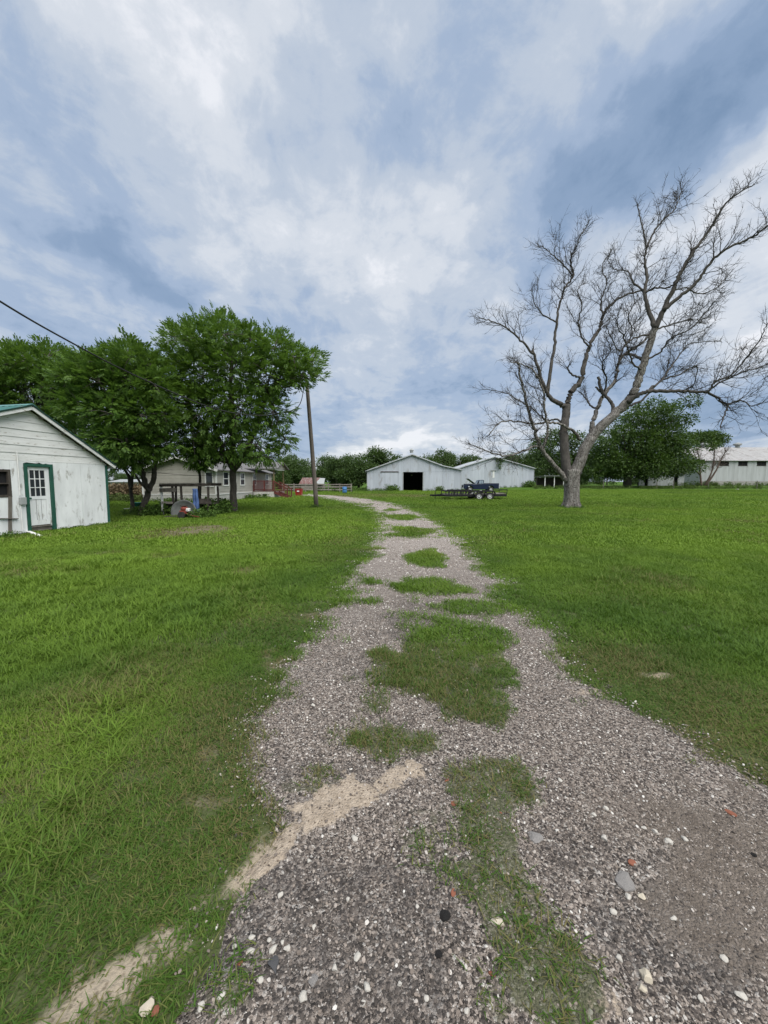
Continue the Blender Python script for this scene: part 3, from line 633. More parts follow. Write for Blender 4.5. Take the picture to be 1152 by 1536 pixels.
# ================================================================== BUILDINGS
# ---- white shed at the left: the gable wall faces the drive; pixels are read on that wall's plane
P0, P1 = gp(0, 806), gp(164, 786)
wdir = (P1 - P0).normalized(); shed_rz = math.atan2(wdir.y, wdir.x)
wnorm = Vector((wdir.y, -wdir.x, 0))
def sw(px, py):                                      # pixel -> (u along the wall from its far corner, height)
    d = ray(px, py); t = (P1 - Vector((0, 0, CAMH))).dot(wnorm) / d.dot(wnorm)
    q_ = Vector((0, 0, CAMH)) + d * t; return (q_ - P1).dot(wdir), q_.z
shed = thing('shed', 'weathered white shed with green door frame and green metal roof', 'shed', (P1.x, P1.y, 0), shed_rz)
ua, za = sw(41, 614); _, ze = sw(158, 697); UL = 2 * ua; LEN = 7.0
slope = (za - ze) / (-ua); slope_n = .38                # the near side of the roof is shallower
def roof_z(u): return za - (slope if u > ua else slope_n) * abs(u - ua)
zb_, _z = sw(80, 700)[1], 0
zsplit = sw(110, 695)[1]                             # where boards end and sheets begin
d0, d1 = sw(38, 750)[0], sw(81, 750)[0]; dz1 = sw(60, 696)[1]; dz0 = 0.24
SW = M['white_paint']; SB = M['white_board']
# hollow core walls so the doorway gap and window hole are dark inside
for nm_, bx_ in (('side_wall', (UL + .02, UL + .12, .1, LEN, 0, roof_z(UL) - .05)), ('side_wall', (-.12, -.02, .1, LEN, 0, roof_z(0) - .05)), ('back_wall', (UL + .12, -.12, LEN - .1, LEN, 0, roof_z(0) - .05))):
    MB().box(*bx_).build(nm_, SW, shed)
MB().box(UL + .12, -.12, .14, .17, .0, zsplit).build('shade_lining', M['unlit_void'], shed)  # black sheet paints the darkness inside the shed
MB().prism([(UL + .1, zsplit), (-.1, zsplit), (-.1, max(zsplit + .01, roof_z(-.1) - .06)), (ua, za - .06), (UL + .1, roof_z(UL + .1) - .06)], .06, .14).build('gable_backing', M['old_wood'], shed)
# lap boards on the gable
hb = .235; zc = zsplit; k = 0
while zc < za - .02:
    z0, z1 = zc, min(zc + hb, za - .01)
    def span(z):
        return max(UL, ua - (za - z) / slope_n), min(0.0, ua + (za - z) / slope)
    a0, b0 = span(z0); a1, b1 = span(z1)
    mb = MB(); o = random.uniform(-.003, .003)
    mb.add([(a0, -.022 + o, z0 + .002), (b0, -.022 + o, z0 + .002), (b1, -.006 + o, z1), (a1, -.006 + o, z1), (a0, .06, z0 + .004), (b0, .06, z0 + .004), (b1, .06, z1), (a1, .06, z1)],
           [(0, 1, 2, 3), (7, 6, 5, 4), (0, 4, 5, 1), (1, 5, 6, 2), (2, 6, 7, 3), (3, 7, 4, 0)])
    mb.build('board', SB, shed); zc += hb; k += 1
# plywood sheets below
def sheet(u0, u1, z0, z1, y=0.0):
    n = 9; top = [(u1, z1), (u0, z1)]; bot = [(u0 + (u1 - u0) * i / n, z0 + (random.uniform(-.02, .035) if 0 < i < n else 0)) for i in range(n + 1)]
    MB().prism(bot + top, y - .018, y + .02).build('wall_sheet', SW, shed)
us = sw(122, 740)[0]
sheet(us + .003, -.005, .03, zsplit - .004, .002); sheet(d1 + .006, us - .003, .05, zsplit - .004, -.001)
uw0, uw1 = sw(-14, 720)[0], sw(15, 720)[0]; wz0, wz1 = sw(8, 745)[1], sw(8, 705)[1]
uj = sw(29, 740)[0]
sheet(uj + .003, d0 - .006, .04, zsplit - .004, .001); sheet(uw1 + .004, uj - .003, .05, zsplit - .004, -.001)
sheet(uw0, uw1, .06, wz0 - .004, .004); sheet(uw0, uw1, wz1 + .004, zsplit - .004, .003); sheet(UL + .005, uw0 - .004, .04, zsplit - .004, -.001)
if zsplit - dz1 > .012: sheet(d0, d1, dz1 + .003, zsplit - .003, .0)
# rotten window
wv_ = MB().box(uw0 + .02, uw1 - .02, .06, .08, wz0, wz1).build('window', M['unlit_void'], shed); wv_['label'] = 'rotten dark window with broken boards'
for (a, b, c, d) in ((uw0 - .01, uw0 + .06, wz0 - .02, wz1 + .02), (uw1 - .06, uw1 + .01, wz0 - .02, wz1 + .02), (uw0 + .061, uw1 - .061, wz1 - .05, wz1 + .02), (uw0 + .061, uw1 - .061, wz0 - .02, wz0 + .05), (uw0 + .061, uw1 - .061, (wz0 + wz1) / 2 - .02, (wz0 + wz1) / 2 + .015)):
    MB().box(a, b, -.026, .05, c, d).build('frame', M['dark_wood'], wv_)
MB().bar((uw1 - .05, -.03, wz0), (uw1 - .12, -.03, .12), .09, .02, (0, 1, 0)).build('rotten_board', M['old_wood'], shed)
MB().bar((uw0 + .1, -.03, .55), (uw1 + .1, -.03, .50), .02, .10, (0, 1, 0)).build('rotten_board', M['old_wood'], shed)
# door
jt = .09
for (a, b, c, d) in ((d0, d0 + jt, .05, dz1), (d1 - jt, d1, .05, dz1), (d0 + jt + .001, d1 - jt - .001, dz1 - jt, dz1)):
    MB().box(a, b, -.045, .10, c, d).build('door_trim', M['green_trim'], shed)
du0, du1 = d0 + jt + .006, d1 - jt - .05; dw = du1 - du0; dzt = dz1 - jt - .01; dzm = dz0 + (dzt - dz0) * .50
door = thing('door', None, None); door.parent = shed
door['label'] = 'white nine pane door with bare scuffed lower panels'
st = .085
for (a, b, c, d) in ((du0, du0 + st, dz0, dzt), (du1 - st, du1, dz0, dzt), (du0 + st + .001, du1 - st - .001, dzt - .10, dzt), (du0 + st + .001, du1 - st - .001, dzm - .10, dzm), (du0 + st + .001, du1 - st - .001, dz0, dz0 + .16)):
    MB().box(a, b, .015, .055, c, d).build('door_rail', SW, door)
pw_ = (dw - 2 * st) / 3; ph_ = (dzt - .10 - dzm) / 3
for i in range(3):
    for j in range(3):
        a = du0 + st + i * pw_; c = dzm + j * ph_
        MB().box(a + .001, a + pw_ - .001, .036, .040, c + .001, c + ph_ - .001).build('pane', M['glass'], door)
for i in (1, 2): MB().box(du0 + st + i * pw_ - .012, du0 + st + i * pw_ + .012, .022, .048, dzm + .001, dzt - .101).build('glazing_bar', SW, door)
for j in (1, 2): MB().box(du0 + st + .002, du1 - st - .002, .024, .046, dzm + j * ph_ - .012, dzm + j * ph_ + .012).build('glazing_bar', SW, door)
for i in range(3):
    a = du0 + st + i * (dw - 2 * st) / 3; MB().box(a + .008, a + (dw - 2 * st) / 3 - .008, .026, .045, dz0 + .162, dzm - .102).build('panel', SW, door, bevel=.006)
MB().lathe([(.012, -.01), (.028, -.035), (.028, -.055), (.01, -.065)], 'y', 10, (du0 + .04, .02, dz0 + .85)).build('knob', M['green_trim'], door, True)
MB().box(du1 + .004, d1 - jt - .004, .02, .09, .18, dzt).build('side_jamb', SW, shed)
for z0, z1, y0 in ((.05, .10, .03), (.11, .165, .05), (.175, .225, .02)):
    MB().box(d0 + jt + .004, d1 - jt - .004, y0, y0 + .07, z0, z1).build('sill_board', M['old_wood'], shed)
MB().box(-.075, .012, -.040, .03, .03, zsplit - .02).build('corner_trim', M['green_trim'], shed)
# meter box, conduit
mbx = MB().box(uj - .05, uj + .12, -.10, -.02, sw(30, 757)[1], sw(30, 746)[1]).build('meter_box', M['grey_metal'], shed, bevel=.01)
MB().tube([(uj - .02, -.05, sw(30, 743)[1]), (uj - .02, -.05, zsplit + .25)], .016, 8).build('conduit', M['trim_white'], shed)
MB().tube([(uj - .02, -.05, sw(30, 756)[1]), (uj - .02, -.05, .1)], .012, 8).build('conduit', M['trim_white'], shed)
# roof
ov, oe = .20, .22
for sgn in (-1, 1):
    ue = (0 if sgn > 0 else UL) + sgn * oe; slope_ = slope if sgn > 0 else slope_n; z_e = za - slope_ * abs(ue - ua)
    mb = MB(); mb.prism([(ua, za + .10), (ue, z_e + .10), (ue, z_e + .125), (ua, za + .125)], -ov, LEN + .2)
    r_ = mb.build('roof', M['green_roof'], shed)
    nrm = Vector((sgn * slope_, 0, 1)).normalized()
    y = -ov + .02
    while y < LEN + .2:
        a = Vector((ua + sgn * .03, y, za + .125 - slope_ * .03)); b = Vector((ue, y, z_e + .125))
        MB().bar(a + nrm * .012, b + nrm * .012, .035, .024, nrm).build('roof_rib', M['green_roof'], r_); y += .23
    MB().bar((ua, -ov + .02, za + .045), (ue, -ov + .02, z_e + .045), .04, .115, (0, 0, 1)).build('rake_board', M['white_board'], shed)
    MB().bar((ua, -ov - .012, za + .112), (ue, -ov - .012, z_e + .112), .02, .04, (0, 0, 1)).build('edge_strip', M['dark_green'], shed)
    MB().bar((ue - sgn * .02, -ov + .05, z_e + .05), (ue - sgn * .02, LEN + .15, z_e + .05), .03, .11).build('fascia', M['white_board'], shed)
    for t in (.12, .36, .60, .84):
        uu = ua + (ue - ua) * t; zz_ = za + (z_e - za) * t
        MB().box(uu - .03, uu + .03, -ov + .05, .05, zz_ - .04, zz_ + .06).build('lookout', M['old_wood'], shed)
    mb = MB(); mb.prism([(ua, za + .066), (ue, z_e + .066), (ue, z_e + .098), (ua, za + .098)], -ov + .03, LEN + .1); mb.build('soffit', M['old_wood'], shed)
MB().prism([(ua - .16, za + .125 - slope_n * .16 + .03), (ua, za + .165), (ua + .16, za + .125 - slope * .16 + .03), (ua, za + .145)], -ov - .02, LEN + .22).build('ridge_cap', M['green_roof'], shed)
# broken white plank in the grass before the door
g0, g1 = gp(33, 799), gp(62, 806)
tag(MB().bar((g0.x + .05, g0.y, .10), (g1.x, g1.y, .035), .09, .025).build('plank', M['trim_white']), 'thin white plank lying on the grass below the shed door', 'plank')

# ---- metal barns
def barn(label, px0, pxa, px1, base, Y, za_px, zl_px, zr_px, length, openings, panel, kink=None):
    b0 = at(px0, base, Y).x; xa_ = at(pxa, base, Y).x; b1 = at(px1, base, Y).x
    zA, zL, zR = at(pxa, za_px, Y).z, at(px0, zl_px, Y).z, at(px1, zr_px, Y).z
    g = min(gzf(b0, Y), gzf(b1, Y)) - .08
    t = thing('barn', label, 'barn', (xa_, Y, g)); zA -= g; zL -= g; zR -= g; l, r = b0 - xa_, b1 - xa_
    pts = [(l, zL), (0, zA)] + ([(at(kink[0], base, Y).x - xa_, at(kink[0], kink[1], Y).z - g)] if kink else []) + [(r, zR)]
    def top(x):
        return float(np.interp(x, [p[0] for p in pts], [p[1] for p in pts]))
    cuts = set(np.linspace(l, r, int(round((r - l) / panel)) + 1)) | {p[0] for p in pts}
    ops = [(at(a, base, Y).x - xa_, at(b, base, Y).x - xa_, at(a, c, Y).z - g) for a, b, c in openings]
    for a, b, c in ops:
        cuts = {x for x in cuts if min(abs(x - a), abs(x - b)) > .25} | {a, b}
    cuts = sorted(cuts)
    for a, b in zip(cuts[:-1], cuts[1:]):
        mid = (a + b) / 2; z0 = -.02
        for oa, ob, oz in ops:
            if oa - .01 <= mid <= ob + .01: z0 = oz
        o = random.uniform(-.012, .012)
        MB().prism([(a + .006, z0), (b - .006, z0), (b - .006, top(b) - .02), (a + .006, top(a) - .02)], o, o + .04).build('panel', M['barn_metal'], t)
    MB().box(l, l + .05, .07, length, 0, zL - .06).build('side_wall', M['barn_metal'], t); MB().box(r - .05, r, .07, length, 0, zR - .06).build('side_wall', M['barn_metal'], t)
    MB().prism([(l + .06, 0), (r - .06, 0)] + [(x if i else x, z - .06) for i, (x, z) in enumerate(reversed(pts))], length - .1, length - .05).build('back_wall', M['barn_metal'], t)
    for a, b in zip(pts[:-1], pts[1:]):
        ex = .35
        aa = (a[0] - ex, a[1] - ex * (b[1] - a[1]) / (b[0] - a[0])) if a is pts[0] else a
        bb = (b[0] + ex, b[1] + ex * (b[1] - a[1]) / (b[0] - a[0])) if b is pts[-1] else b
        rf = MB().prism([aa, bb, (bb[0], bb[1] + .07), (aa[0], aa[1] + .07)], -.35, length + .3).build('roof', M['barn_roof'], t)
    for a, b in zip(pts[:-1], pts[1:]):
        MB().bar((a[0], -.37, a[1] + .02), (b[0], -.37, b[1] + .02), .03, .16).build('rake_trim', M['barn_roof'], t)
    for x, z in ((l, zL), (r, zR)): MB().box(x - .06, x + .06, -.03, .1, 0, z - .03).build('corner_trim', M['barn_roof'], t)
    return t, ops, top, (l, r)
b1, ops, top, (l, r) = barn('pale metal barn with wide open dark doorway', 551, 618, 691, 737.2, 64.0, 682, 706, 704.5, 24, [(605, 634, 708)], 1.02, (664, 699))
oa, ob, oz = ops[0]
MB().box(oa - .3, ob + .3, 8.0, 8.1, 0, oz + 1.2).build('shade_backing', M['unlit_void'], b1)  # added black sheet behind the doorway, painted shade of the barn interior
MB().box(oa - .12, oa, -.05, .06, 0, oz).build('door_post', M['grey_metal'], b1); MB().box(ob, ob + .12, -.05, .06, 0, oz).build('door_post', M['grey_metal'], b1)
hx0, hx1 = at(571, 709, 64).x - b1.location.x, at(598, 709, 64).x - b1.location.x
MB().box(hx0, hx1, -.16, -.02, oz - .05, oz + .10).build('sliding_rail', M['dark_wood'], b1)
n = 4
for i in range(n):
    a = hx0 + .1 + (hx1 - hx0 - .2) * i / n; MB().box(a + .008, a + (hx1 - hx0 - .2) / n - .008, -.10, -.05, .15, oz - .06).build('door_panel', M['barn_metal'], b1)
MB().box(ob + .1, r - .2, -.03, -.015, oz + .05, oz + .16).build('wall_batten', M['barn_metal'], b1)
cu = MB(); cu.lathe([(.28, 0), (.28, .35), (.42, .42), (.05, .75)], 'z', 12, (0, 1.5, 6.45 - b1.location.z)); cu.build('roof_vent', M['grey_metal'], b1)
MB().lathe([(.08, 0), (.16, .04), (.15, .12), (.03, .16)], 'z', 10, ((oa + ob) / 2, 3, oz - .55)).build('lamp', M['trim_white'], b1)
b2, ops2, top2, (l2, r2) = barn('blank pale metal barn behind the parked pickup, vine hanging from its gable', 676, 740, 800, 734.6, 76.0, 685.5, 706, 702.5, 22, [], 1.1)
vx = at(740, 706, 76).x - b2.location.x
vz = at(740, 706, 76).z - b2.location.z
MB().box(vx - .45, vx + .55, -.14, -.02, vz - .05, vz + .12).build('vent_hood', M['grey_metal'], b2)
MB().box(vx - .15, vx + .25, -.05, -.02, vz - 1.4, vz - .06).build('vent_louvre', M['trim_white'], b2)
ty = at(722, 692, 76); MB().lathe([(.25, 0), (.25, .5), (.38, .55), (.05, .8)], 'z', 10, (ty.x - b2.location.x, 3, ty.z - b2.location.z - .25)).build('roof_vent', M['grey_metal'], b2)

# ---- long warehouse at the right
WX, WY = 69.5, 85.0; wg = gzf(80, 88) - .05
wh = thing('warehouse', 'long rusty roofed white metal warehouse with three dark windows', 'warehouse', (WX, WY, wg))
we = at(1048, 690, WY).z - wg; wr = at(1100, 671.5, WY + 8).z - wg; WL, WD = 62.0, 16.0
wins = [(at(a, 700, WY).x - WX, at(b, 700, WY).x - WX, at(a, 698.5, WY).z - wg, at(a, 692.5, WY).z - wg) for a, b in ((1079, 1093), (1107, 1121), (1135, 1149), (1163, 1177), (1191, 1205))]
cuts = set(np.arange(0, WL + .1, 1.25))
for a, b, _, _ in wins: cuts = {x for x in cuts if min(abs(x - a), abs(x - b)) > .3} | {a, b}
cuts = sorted(cuts)
for a, b in zip(cuts[:-1], cuts[1:]):
    o = random.uniform(-.015, .015); segs = [(1.05, we)]
    for wa, wb, z0, z1 in wins:
        if wa - .01 <= (a + b) / 2 <= wb + .01: segs = [(1.05, z0), (z1, we)]
    for z0, z1 in segs: MB().box(a + .008, b - .008, o, o + .05, z0, z1).build('panel', M['warehouse_wall'], wh)
for wa, wb, z0, z1 in wins:
    v = MB().box(wa + .02, wb - .02, .10, .14, z0, z1).build('window', M['unlit_void'], wh)  # near-black sheet paints the unlit opening
    for a, b, c, d in ((wa - .05, wb + .05, z1 - .02, z1 + .08), (wa - .05, wb + .05, z0 - .08, z0 + .02)): MB().box(a, b, -.05, .12, c, d).build('frame', M['dark_wood'], v)
    MB().box((wa + wb) / 2 - .03, (wa + wb) / 2 + .03, .06, .099, z0 + .03, z1 - .03).build('frame', M['dark_wood'], v)
MB().box(0, WL, -.06, .15, -.2, 1.03).build('plinth', M['concrete'], wh)
yy = np.linspace(0, WD, 14)
for a, b in zip(yy[:-1], yy[1:]):
    tz = lambda y: we + (wr - we) * (1 - abs(y - WD / 2) / (WD / 2))
    mb = MB(); mb.add([(-.02, a + .01, 0), (-.02, b - .01, 0), (-.02, b - .01, tz(b) - .02), (-.02, a + .01, tz(a) - .02), (.03, a + .01, 0), (.03, b - .01, 0), (.03, b - .01, tz(b) - .02), (.03, a + .01, tz(a) - .02)],
                      [(0, 1, 2, 3), (7, 6, 5, 4), (0, 4, 5, 1), (1, 5, 6, 2), (2, 6, 7, 3), (3, 7, 4, 0)]); mb.build('end_panel', M['warehouse_wall'], wh)
MB().box(.05, WL, WD - .05, WD, 0, we).build('back_wall', M['warehouse_wall'], wh); MB().box(WL - .05, WL, .06, WD - .06, 0, we).build('end_wall', M['warehouse_wall'], wh)
n = 34
for i in range(n):
    x0, x1 = -.4 + (WL + .8) * i / n, -.4 + (WL + .8) * (i + 1) / n; o = random.uniform(0, .03)
    for sgn in (0, 1):
        ya, yb = (-.5, WD / 2) if sgn == 0 else (WD + .5, WD / 2); zl_ = we - (wr - we) * .5 / (WD / 2)
        mb = MB(); mb.add([(x0, ya, zl_ + o), (x1 - .01, ya, zl_ + o), (x1 - .01, yb, wr + o), (x0, yb, wr + o), (x0, ya, zl_ + o + .06), (x1 - .01, ya, zl_ + o + .06), (x1 - .01, yb, wr + o + .06), (x0, yb, wr + o + .06)],
                          [(3, 2, 1, 0), (4, 5, 6, 7), (0, 1, 5, 4), (1, 2, 6, 5), (2, 3, 7, 6), (3, 0, 4, 7)]); mb.build('roof_sheet', M['warehouse_roof'], wh)
for px in (1056, 1106): c = at(px, 672, WY + 8).x - WX; MB().lathe([(.45, -.2), (.45, .45), (.85, .6), (.85, .9), (.2, 1.2)], 'z', 12, (c, WD / 2, wr)).build('roof_vent', M['grey_metal'], wh)
MB().box(-.06, -.025, 4.5, 6.0, 0, 2.6).build('doorway', M['unlit_void'], wh)

# ---- beige house behind the green trees
HY = 29.8; hc = at(325, 754, HY); hl = at(212, 754, HY).x
house = thing('house', 'beige clapboard house with grey roof behind the leafy trees', 'house', (hc.x, HY, 0), R(-3))
HW = hc.x - hl; HL = 12.5; hz0 = .62; hev = at(213, 704, HY).z; hap = hev + .95
def laps(a, b, z0, z1, y, n_axis, side=1):
    mb = MB(); z = z0; h = .21
    while z < z1 - .01:
        t = min(z + h, z1)
        if n_axis == 'y': vs = [(a, y - .022 * side, z), (b, y - .022 * side, z), (b, y - .004 * side, t), (a, y - .004 * side, t), (a, y + .05 * side, z), (b, y + .05 * side, z), (b, y + .05 * side, t), (a, y + .05 * side, t)]
        else: vs = [(y + .022 * side, a, z), (y + .022 * side, b, z), (y + .004 * side, b, t), (y + .004 * side, a, t), (y - .05 * side, a, z), (y - .05 * side, b, z), (y - .05 * side, b, t), (y - .05 * side, a, t)]
        mb.add(vs, [(0, 1, 2, 3), (7, 6, 5, 4), (0, 4, 5, 1), (1, 5, 6, 2), (2, 6, 7, 3), (3, 7, 4, 0)]); z = t
    return mb
laps(-HW, 0, hz0, hev, 0, 'y').build('siding', M['siding'], house)
laps(0, HL, hz0, hev, 0, 'x').build('siding', M['siding'], house)
laps(0, HL, hz0, hev, -HW, 'x', -1).build('siding', M['siding'], house)
MB().prism([(-HW, hev), (0, hev), (-HW / 2, hap)], -.015, .06).build('gable', M['siding'], house)
MB().box(-HW, 0, HL - .05, HL, hz0, hev).build('back_wall', M['siding'], house)
MB().box(-HW - .01, .03, -.05, HL, 0, hz0 - .03).build('skirting', M['skirting'], house)
MB().box(-HW - .03, .05, -.07, -.02, hz0 - .03, hz0 + .03).build('base_trim', M['trim_white'], house)
MB().box(.02, .07, -.02, HL, hz0 - .03, hz0 + .03).build('base_trim', M['trim_white'], house)
for x in (-HW, 0): MB().box(x - .07, x + .07, -.055, .06, hz0 + .03, hev).build('corner_board', M['trim_white'], house)
for sgn in (-1, 1):
    e = (0 if sgn > 0 else -HW) + sgn * .35; ez = hev - (hap - hev) / (HW / 2) * .35
    MB().prism([(-HW / 2, hap + .02), (e, ez + .02), (e, ez + .10), (-HW / 2, hap + .10)], -.4, HL + .3).build('roof', M['shingle'], house)
    MB().bar((-HW / 2, -.42, hap), (e, -.42, ez), .03, .16).build('rake_trim', M['trim_white'], house)
for y0 in (1.2, 4.4, 7.2, 10.6):
    v = MB().box(.026, .04, y0, y0 + .8, 1.35, 2.35).build('window', M['glass'], house)
    for a, b, c, d in ((y0 - .1, y0, 1.25, 2.45), (y0 + .8, y0 + .9, 1.25, 2.45), (y0 + .001, y0 + .799, 2.35, 2.45), (y0 + .001, y0 + .799, 1.25, 1.35), (y0 + .001, y0 + .799, 1.82, 1.87)): MB().box(.024, .06, a, b, c, d).build('frame', M['trim_white'], v)
v = MB().box(-.75, -.15 - .1, -.05, -.03, 1.3, 2.3).build('window', M['glass'], house)
for a, b, c, d in ((-.85, -.75, 1.2, 2.4), (-.25, -.16, 1.2, 2.4), (-.749, -.251, 2.3, 2.4), (-.749, -.251, 1.2, 1.3)): MB().box(a, b, -.065, -.02, c, d).build('frame', M['trim_white'], v)
# porch: deck, railings, steps, roof
PX0, PX1, PY0, PY1, PZ = .12, 2.15, 7.0, 10.2, .72
for i in range(14):
    y = PY0 + (PY1 - PY0) * i / 14; MB().box(PX0, PX1, y + .006, y + (PY1 - PY0) / 14 - .006, PZ - .05, PZ).build('deck_board', M['red_wood'], house)
MB().box(PX0, PX1 - .05, PY0 + .02, PY0 + .06, .0, PZ - .06).build('porch_skirt', M['skirting'], house); MB().box(PX1 - .06, PX1 - .02, PY0 + .07, PY1 - .02, 0, PZ - .06).build('porch_skirt', M['skirting'], house)
MB().box(PX0 + .9, PX0 + 1.3, PY0 - .01, PY0 + .015, .08, .45).build('vent_hole', M['unlit_void'], house)
posts = [(PX0 + .05, PY0 + .05), (PX0 + 1.05, PY0 + .05), (PX1 - .06, PY0 + .05), (PX1 - .06, PY1 - .06)]
for x, y in posts: MB().box(x - .05, x + .05, y - .05, y + .05, PZ, PZ + 1.0).build('railing_post', M['red_wood'], house)
rl = MB()
for z in (.95, .12): MB().box(PX0 + .102, PX1 - .112, PY0 + .02, PY0 + .08, PZ + z - .035, PZ + z + .035).build('handrail', M['red_wood'], house)
for i in range(15):
    x = PX0 + .17 + (PX1 - PX0 - .36) * i / 14
    if abs(x - PX0 - 1.05) > .06: MB().box(x - .02, x + .02, PY0 + .03, PY0 + .07, PZ + .156, PZ + .914).build('baluster', M['red_wood'], house)
for x, y in ((PX1 - .05, PY0 + .20), (PX1 - .05, PY1 - .2)): MB().box(x - .05, x + .05, y - .05, y + .05, PZ + 1.0 if y < 0 else PZ, 2.75).build('roof_post', M['porch_post_wood'], house)
for i in range(4):
    x = PX1 + .02 + i * .30; MB().box(x, x + .30, PY0 + .1, PY0 + 1.3, PZ - .18 - i * .17, PZ - .13 - i * .17).build('step', M['red_wood'], house)
for y in (PY0 + .06, PY0 + 1.34):
    MB().bar((PX1 - .02, y, PZ + .92), (PX1 + 1.3, y, .92), .05, .09).build('stair_rail', M['red_wood'], house); MB().bar((PX1 - .02, y, PZ - .12), (PX1 + 1.35, y, .02), .05, .22).build('stringer', M['red_wood'], house)
    MB().box(PX1 + 1.22, PX1 + 1.32, y - .05, y + .05, 0, .98).build('railing_post', M['red_wood'], house)
    for i in range(7):
        x = PX1 + .12 + i * .16; zt = PZ + .88 - (x - PX1) * .545; MB().box(x - .018, x + .018, y - .018, y + .018, zt - .86, zt).build('baluster', M['red_wood'], house)
pr = 2.85
for sgn in (-1, 1):
    my = (PY0 + PY1) / 2; ey = my + sgn * 1.85
    mb = MB(); vs = [(-.6, my, pr + .62), (PX1 + .45, my, pr + .62), (PX1 + .45, ey, pr - .05), (-.6, ey, pr - .05)]
    mb.add(vs + [(a, b, c + .07) for a, b, c in vs], [(0, 1, 2, 3), (7, 6, 5, 4), (0, 4, 5, 1), (1, 5, 6, 2), (2, 6, 7, 3), (3, 7, 4, 0)]); mb.build('porch_roof', M['shingle'], house)
mb = MB(); mb.add([(PX1 + .1, PY0 - .15, pr), (PX1 + .1, PY1 + .15, pr), (PX1 + .1, my, pr + .56), (PX1 + .15, PY0 - .15, pr), (PX1 + .15, PY1 + .15, pr), (PX1 + .15, my, pr + .56)], [(0, 1, 2), (5, 4, 3), (0, 3, 4, 1), (1, 4, 5, 2), (2, 5, 3, 0)]); mb.build('porch_gable', M['siding'], house)
MB().box(PX0, PX1 + .1, PY0 + .12, PY0 + .2, 2.72, pr - .02).build('porch_beam', M['trim_white'], house)
MB().box(PX1 - .02, PX1 + .08, PY0 + .21, PY1 - .1, 2.72, pr - .02).build('porch_beam', M['trim_white'], house)

# ---- small red roofed hut, fence, bins beyond the house
rs = at(452, 733, 66); rx0, rx1 = rs.x, at(484, 733, 66).x
hut = thing('hut', 'small grey hut with rusty red metal roof beside the rail fence', 'hut', (rx0, 66, 0)); w_ = rx1 - rx0
for i in range(8): MB().box(w_ * i / 8 + .01, w_ * (i + 1) / 8 - .01, 0, .05, 0, 1.25).build('wall_board', M['grey_timber'], hut)
MB().box(.0, .05, .06, 3, 0, 1.25).build('side_wall', M['grey_timber'], hut); MB().box(w_ - .05, w_, .06, 3, 0, 1.25).build('side_wall', M['grey_timber'], hut)
mb = MB(); vs = [(-.3, -.4, 1.2), (w_ * .68, -.4, 1.2), (w_ * .82, 1.5, 2.25), (-.1, 1.5, 2.25)]; mb.add(vs + [(a, b, c + .06) for a, b, c in vs], [(3, 2, 1, 0), (4, 5, 6, 7), (0, 1, 5, 4), (1, 2, 6, 5), (2, 3, 7, 6), (3, 0, 4, 7)]); mb.build('roof', M['rust_roof'], hut)
mb = MB(); vs = [(w_ * .68, -.4, 1.25), (w_ + .3, -.4, 1.2), (w_ + .2, 1.5, 2.15), (w_ * .82, 1.5, 2.2)]; mb.add(vs + [(a, b, c + .06) for a, b, c in vs], [(3, 2, 1, 0), (4, 5, 6, 7), (0, 1, 5, 4), (1, 2, 6, 5), (2, 3, 7, 6), (3, 0, 4, 7)]); mb.build('roof', M['grey_metal'], hut)
MB().box(w_ * .78, w_ * .95, -.02, -.005, .0, 1.0).build('doorway', M['unlit_void'], hut)
FY = 58.0; fx0, fx1 = at(424, 736, FY).x, at(527, 736, FY).x
fen = thing('fence', 'grey wooden three rail fence beside the red roofed hut', 'fence', (fx0, FY, 0)); fw = fx1 - fx0; n = 6
for i in range(n + 1):
    x = fw * i / n; MB().box(x - .08, x + .08, -.08, .08, -.1, 1.35 + (.8 if i == n - 1 else 0) * 0 + random.uniform(-.05, .05)).build('post', M['grey_timber'], fen)
    if i < n:
        for z in (.42, .82, 1.18): MB().bar((x + .02, -.10, z + random.uniform(-.03, .03)), (x + fw / n - .02, -.10, z + random.uniform(-.03, .03)), .04, .15).build('rail', M['grey_timber'], fen)
def bin_(name, label, px, py, Y, wpx, hpx, matn, lid):
    c = at(px, py, Y); w2 = wpx / F * Y / 2; h = hpx / F * Y
    t = thing(name, label, 'bin', (c.x, Y, 0))
    mb = MB(); vs = [(-w2 * .82, -w2 * .8, 0), (w2 * .82, -w2 * .8, 0), (w2 * .82, w2 * .8, 0), (-w2 * .82, w2 * .8, 0), (-w2, -w2, h), (w2, -w2, h), (w2, w2, h), (-w2, w2, h)]
    mb.add(vs, [(3, 2, 1, 0), (4, 5, 6, 7), (0, 1, 5, 4), (1, 2, 6, 5), (2, 3, 7, 6), (3, 0, 4, 7)]); mb.build('body', M[matn], t, bevel=.03)
    MB().box(-w2 * 1.06, w2 * 1.06, -w2 * 1.08, w2 * 1.05, h + .003, h + .07).build('lid', M[lid], t, bevel=.015)
    MB().tube([(-w2, w2 * 1.15, h - .04), (w2, w2 * 1.15, h - .04)], .02, 6).build('handle', M[lid], t)
    for sx in (-1, 1): MB().lathe([(.02, -.03), (.10, -.03), (.10, .03), (.02, .03)], 'x', 12, (sx * w2 * .75, w2 * .85, .10)).build('wheel', M['tyre'], t)
    return t
bt = bin_('wheelie_bin', 'red plastic wheeled bin standing beside the porch steps', 448.5, 745, 42, 10, 10.5, 'red_plastic', 'red_plastic')
MB().box(-.12, .12, -.40, -.385, .52, .64).build('sticker', M['trim_white'], bt)
bb = thing('barrel', 'blue plastic barrel on the grass by the rail fence', 'barrel', (at(517, 740, 52).x, 52, 0))
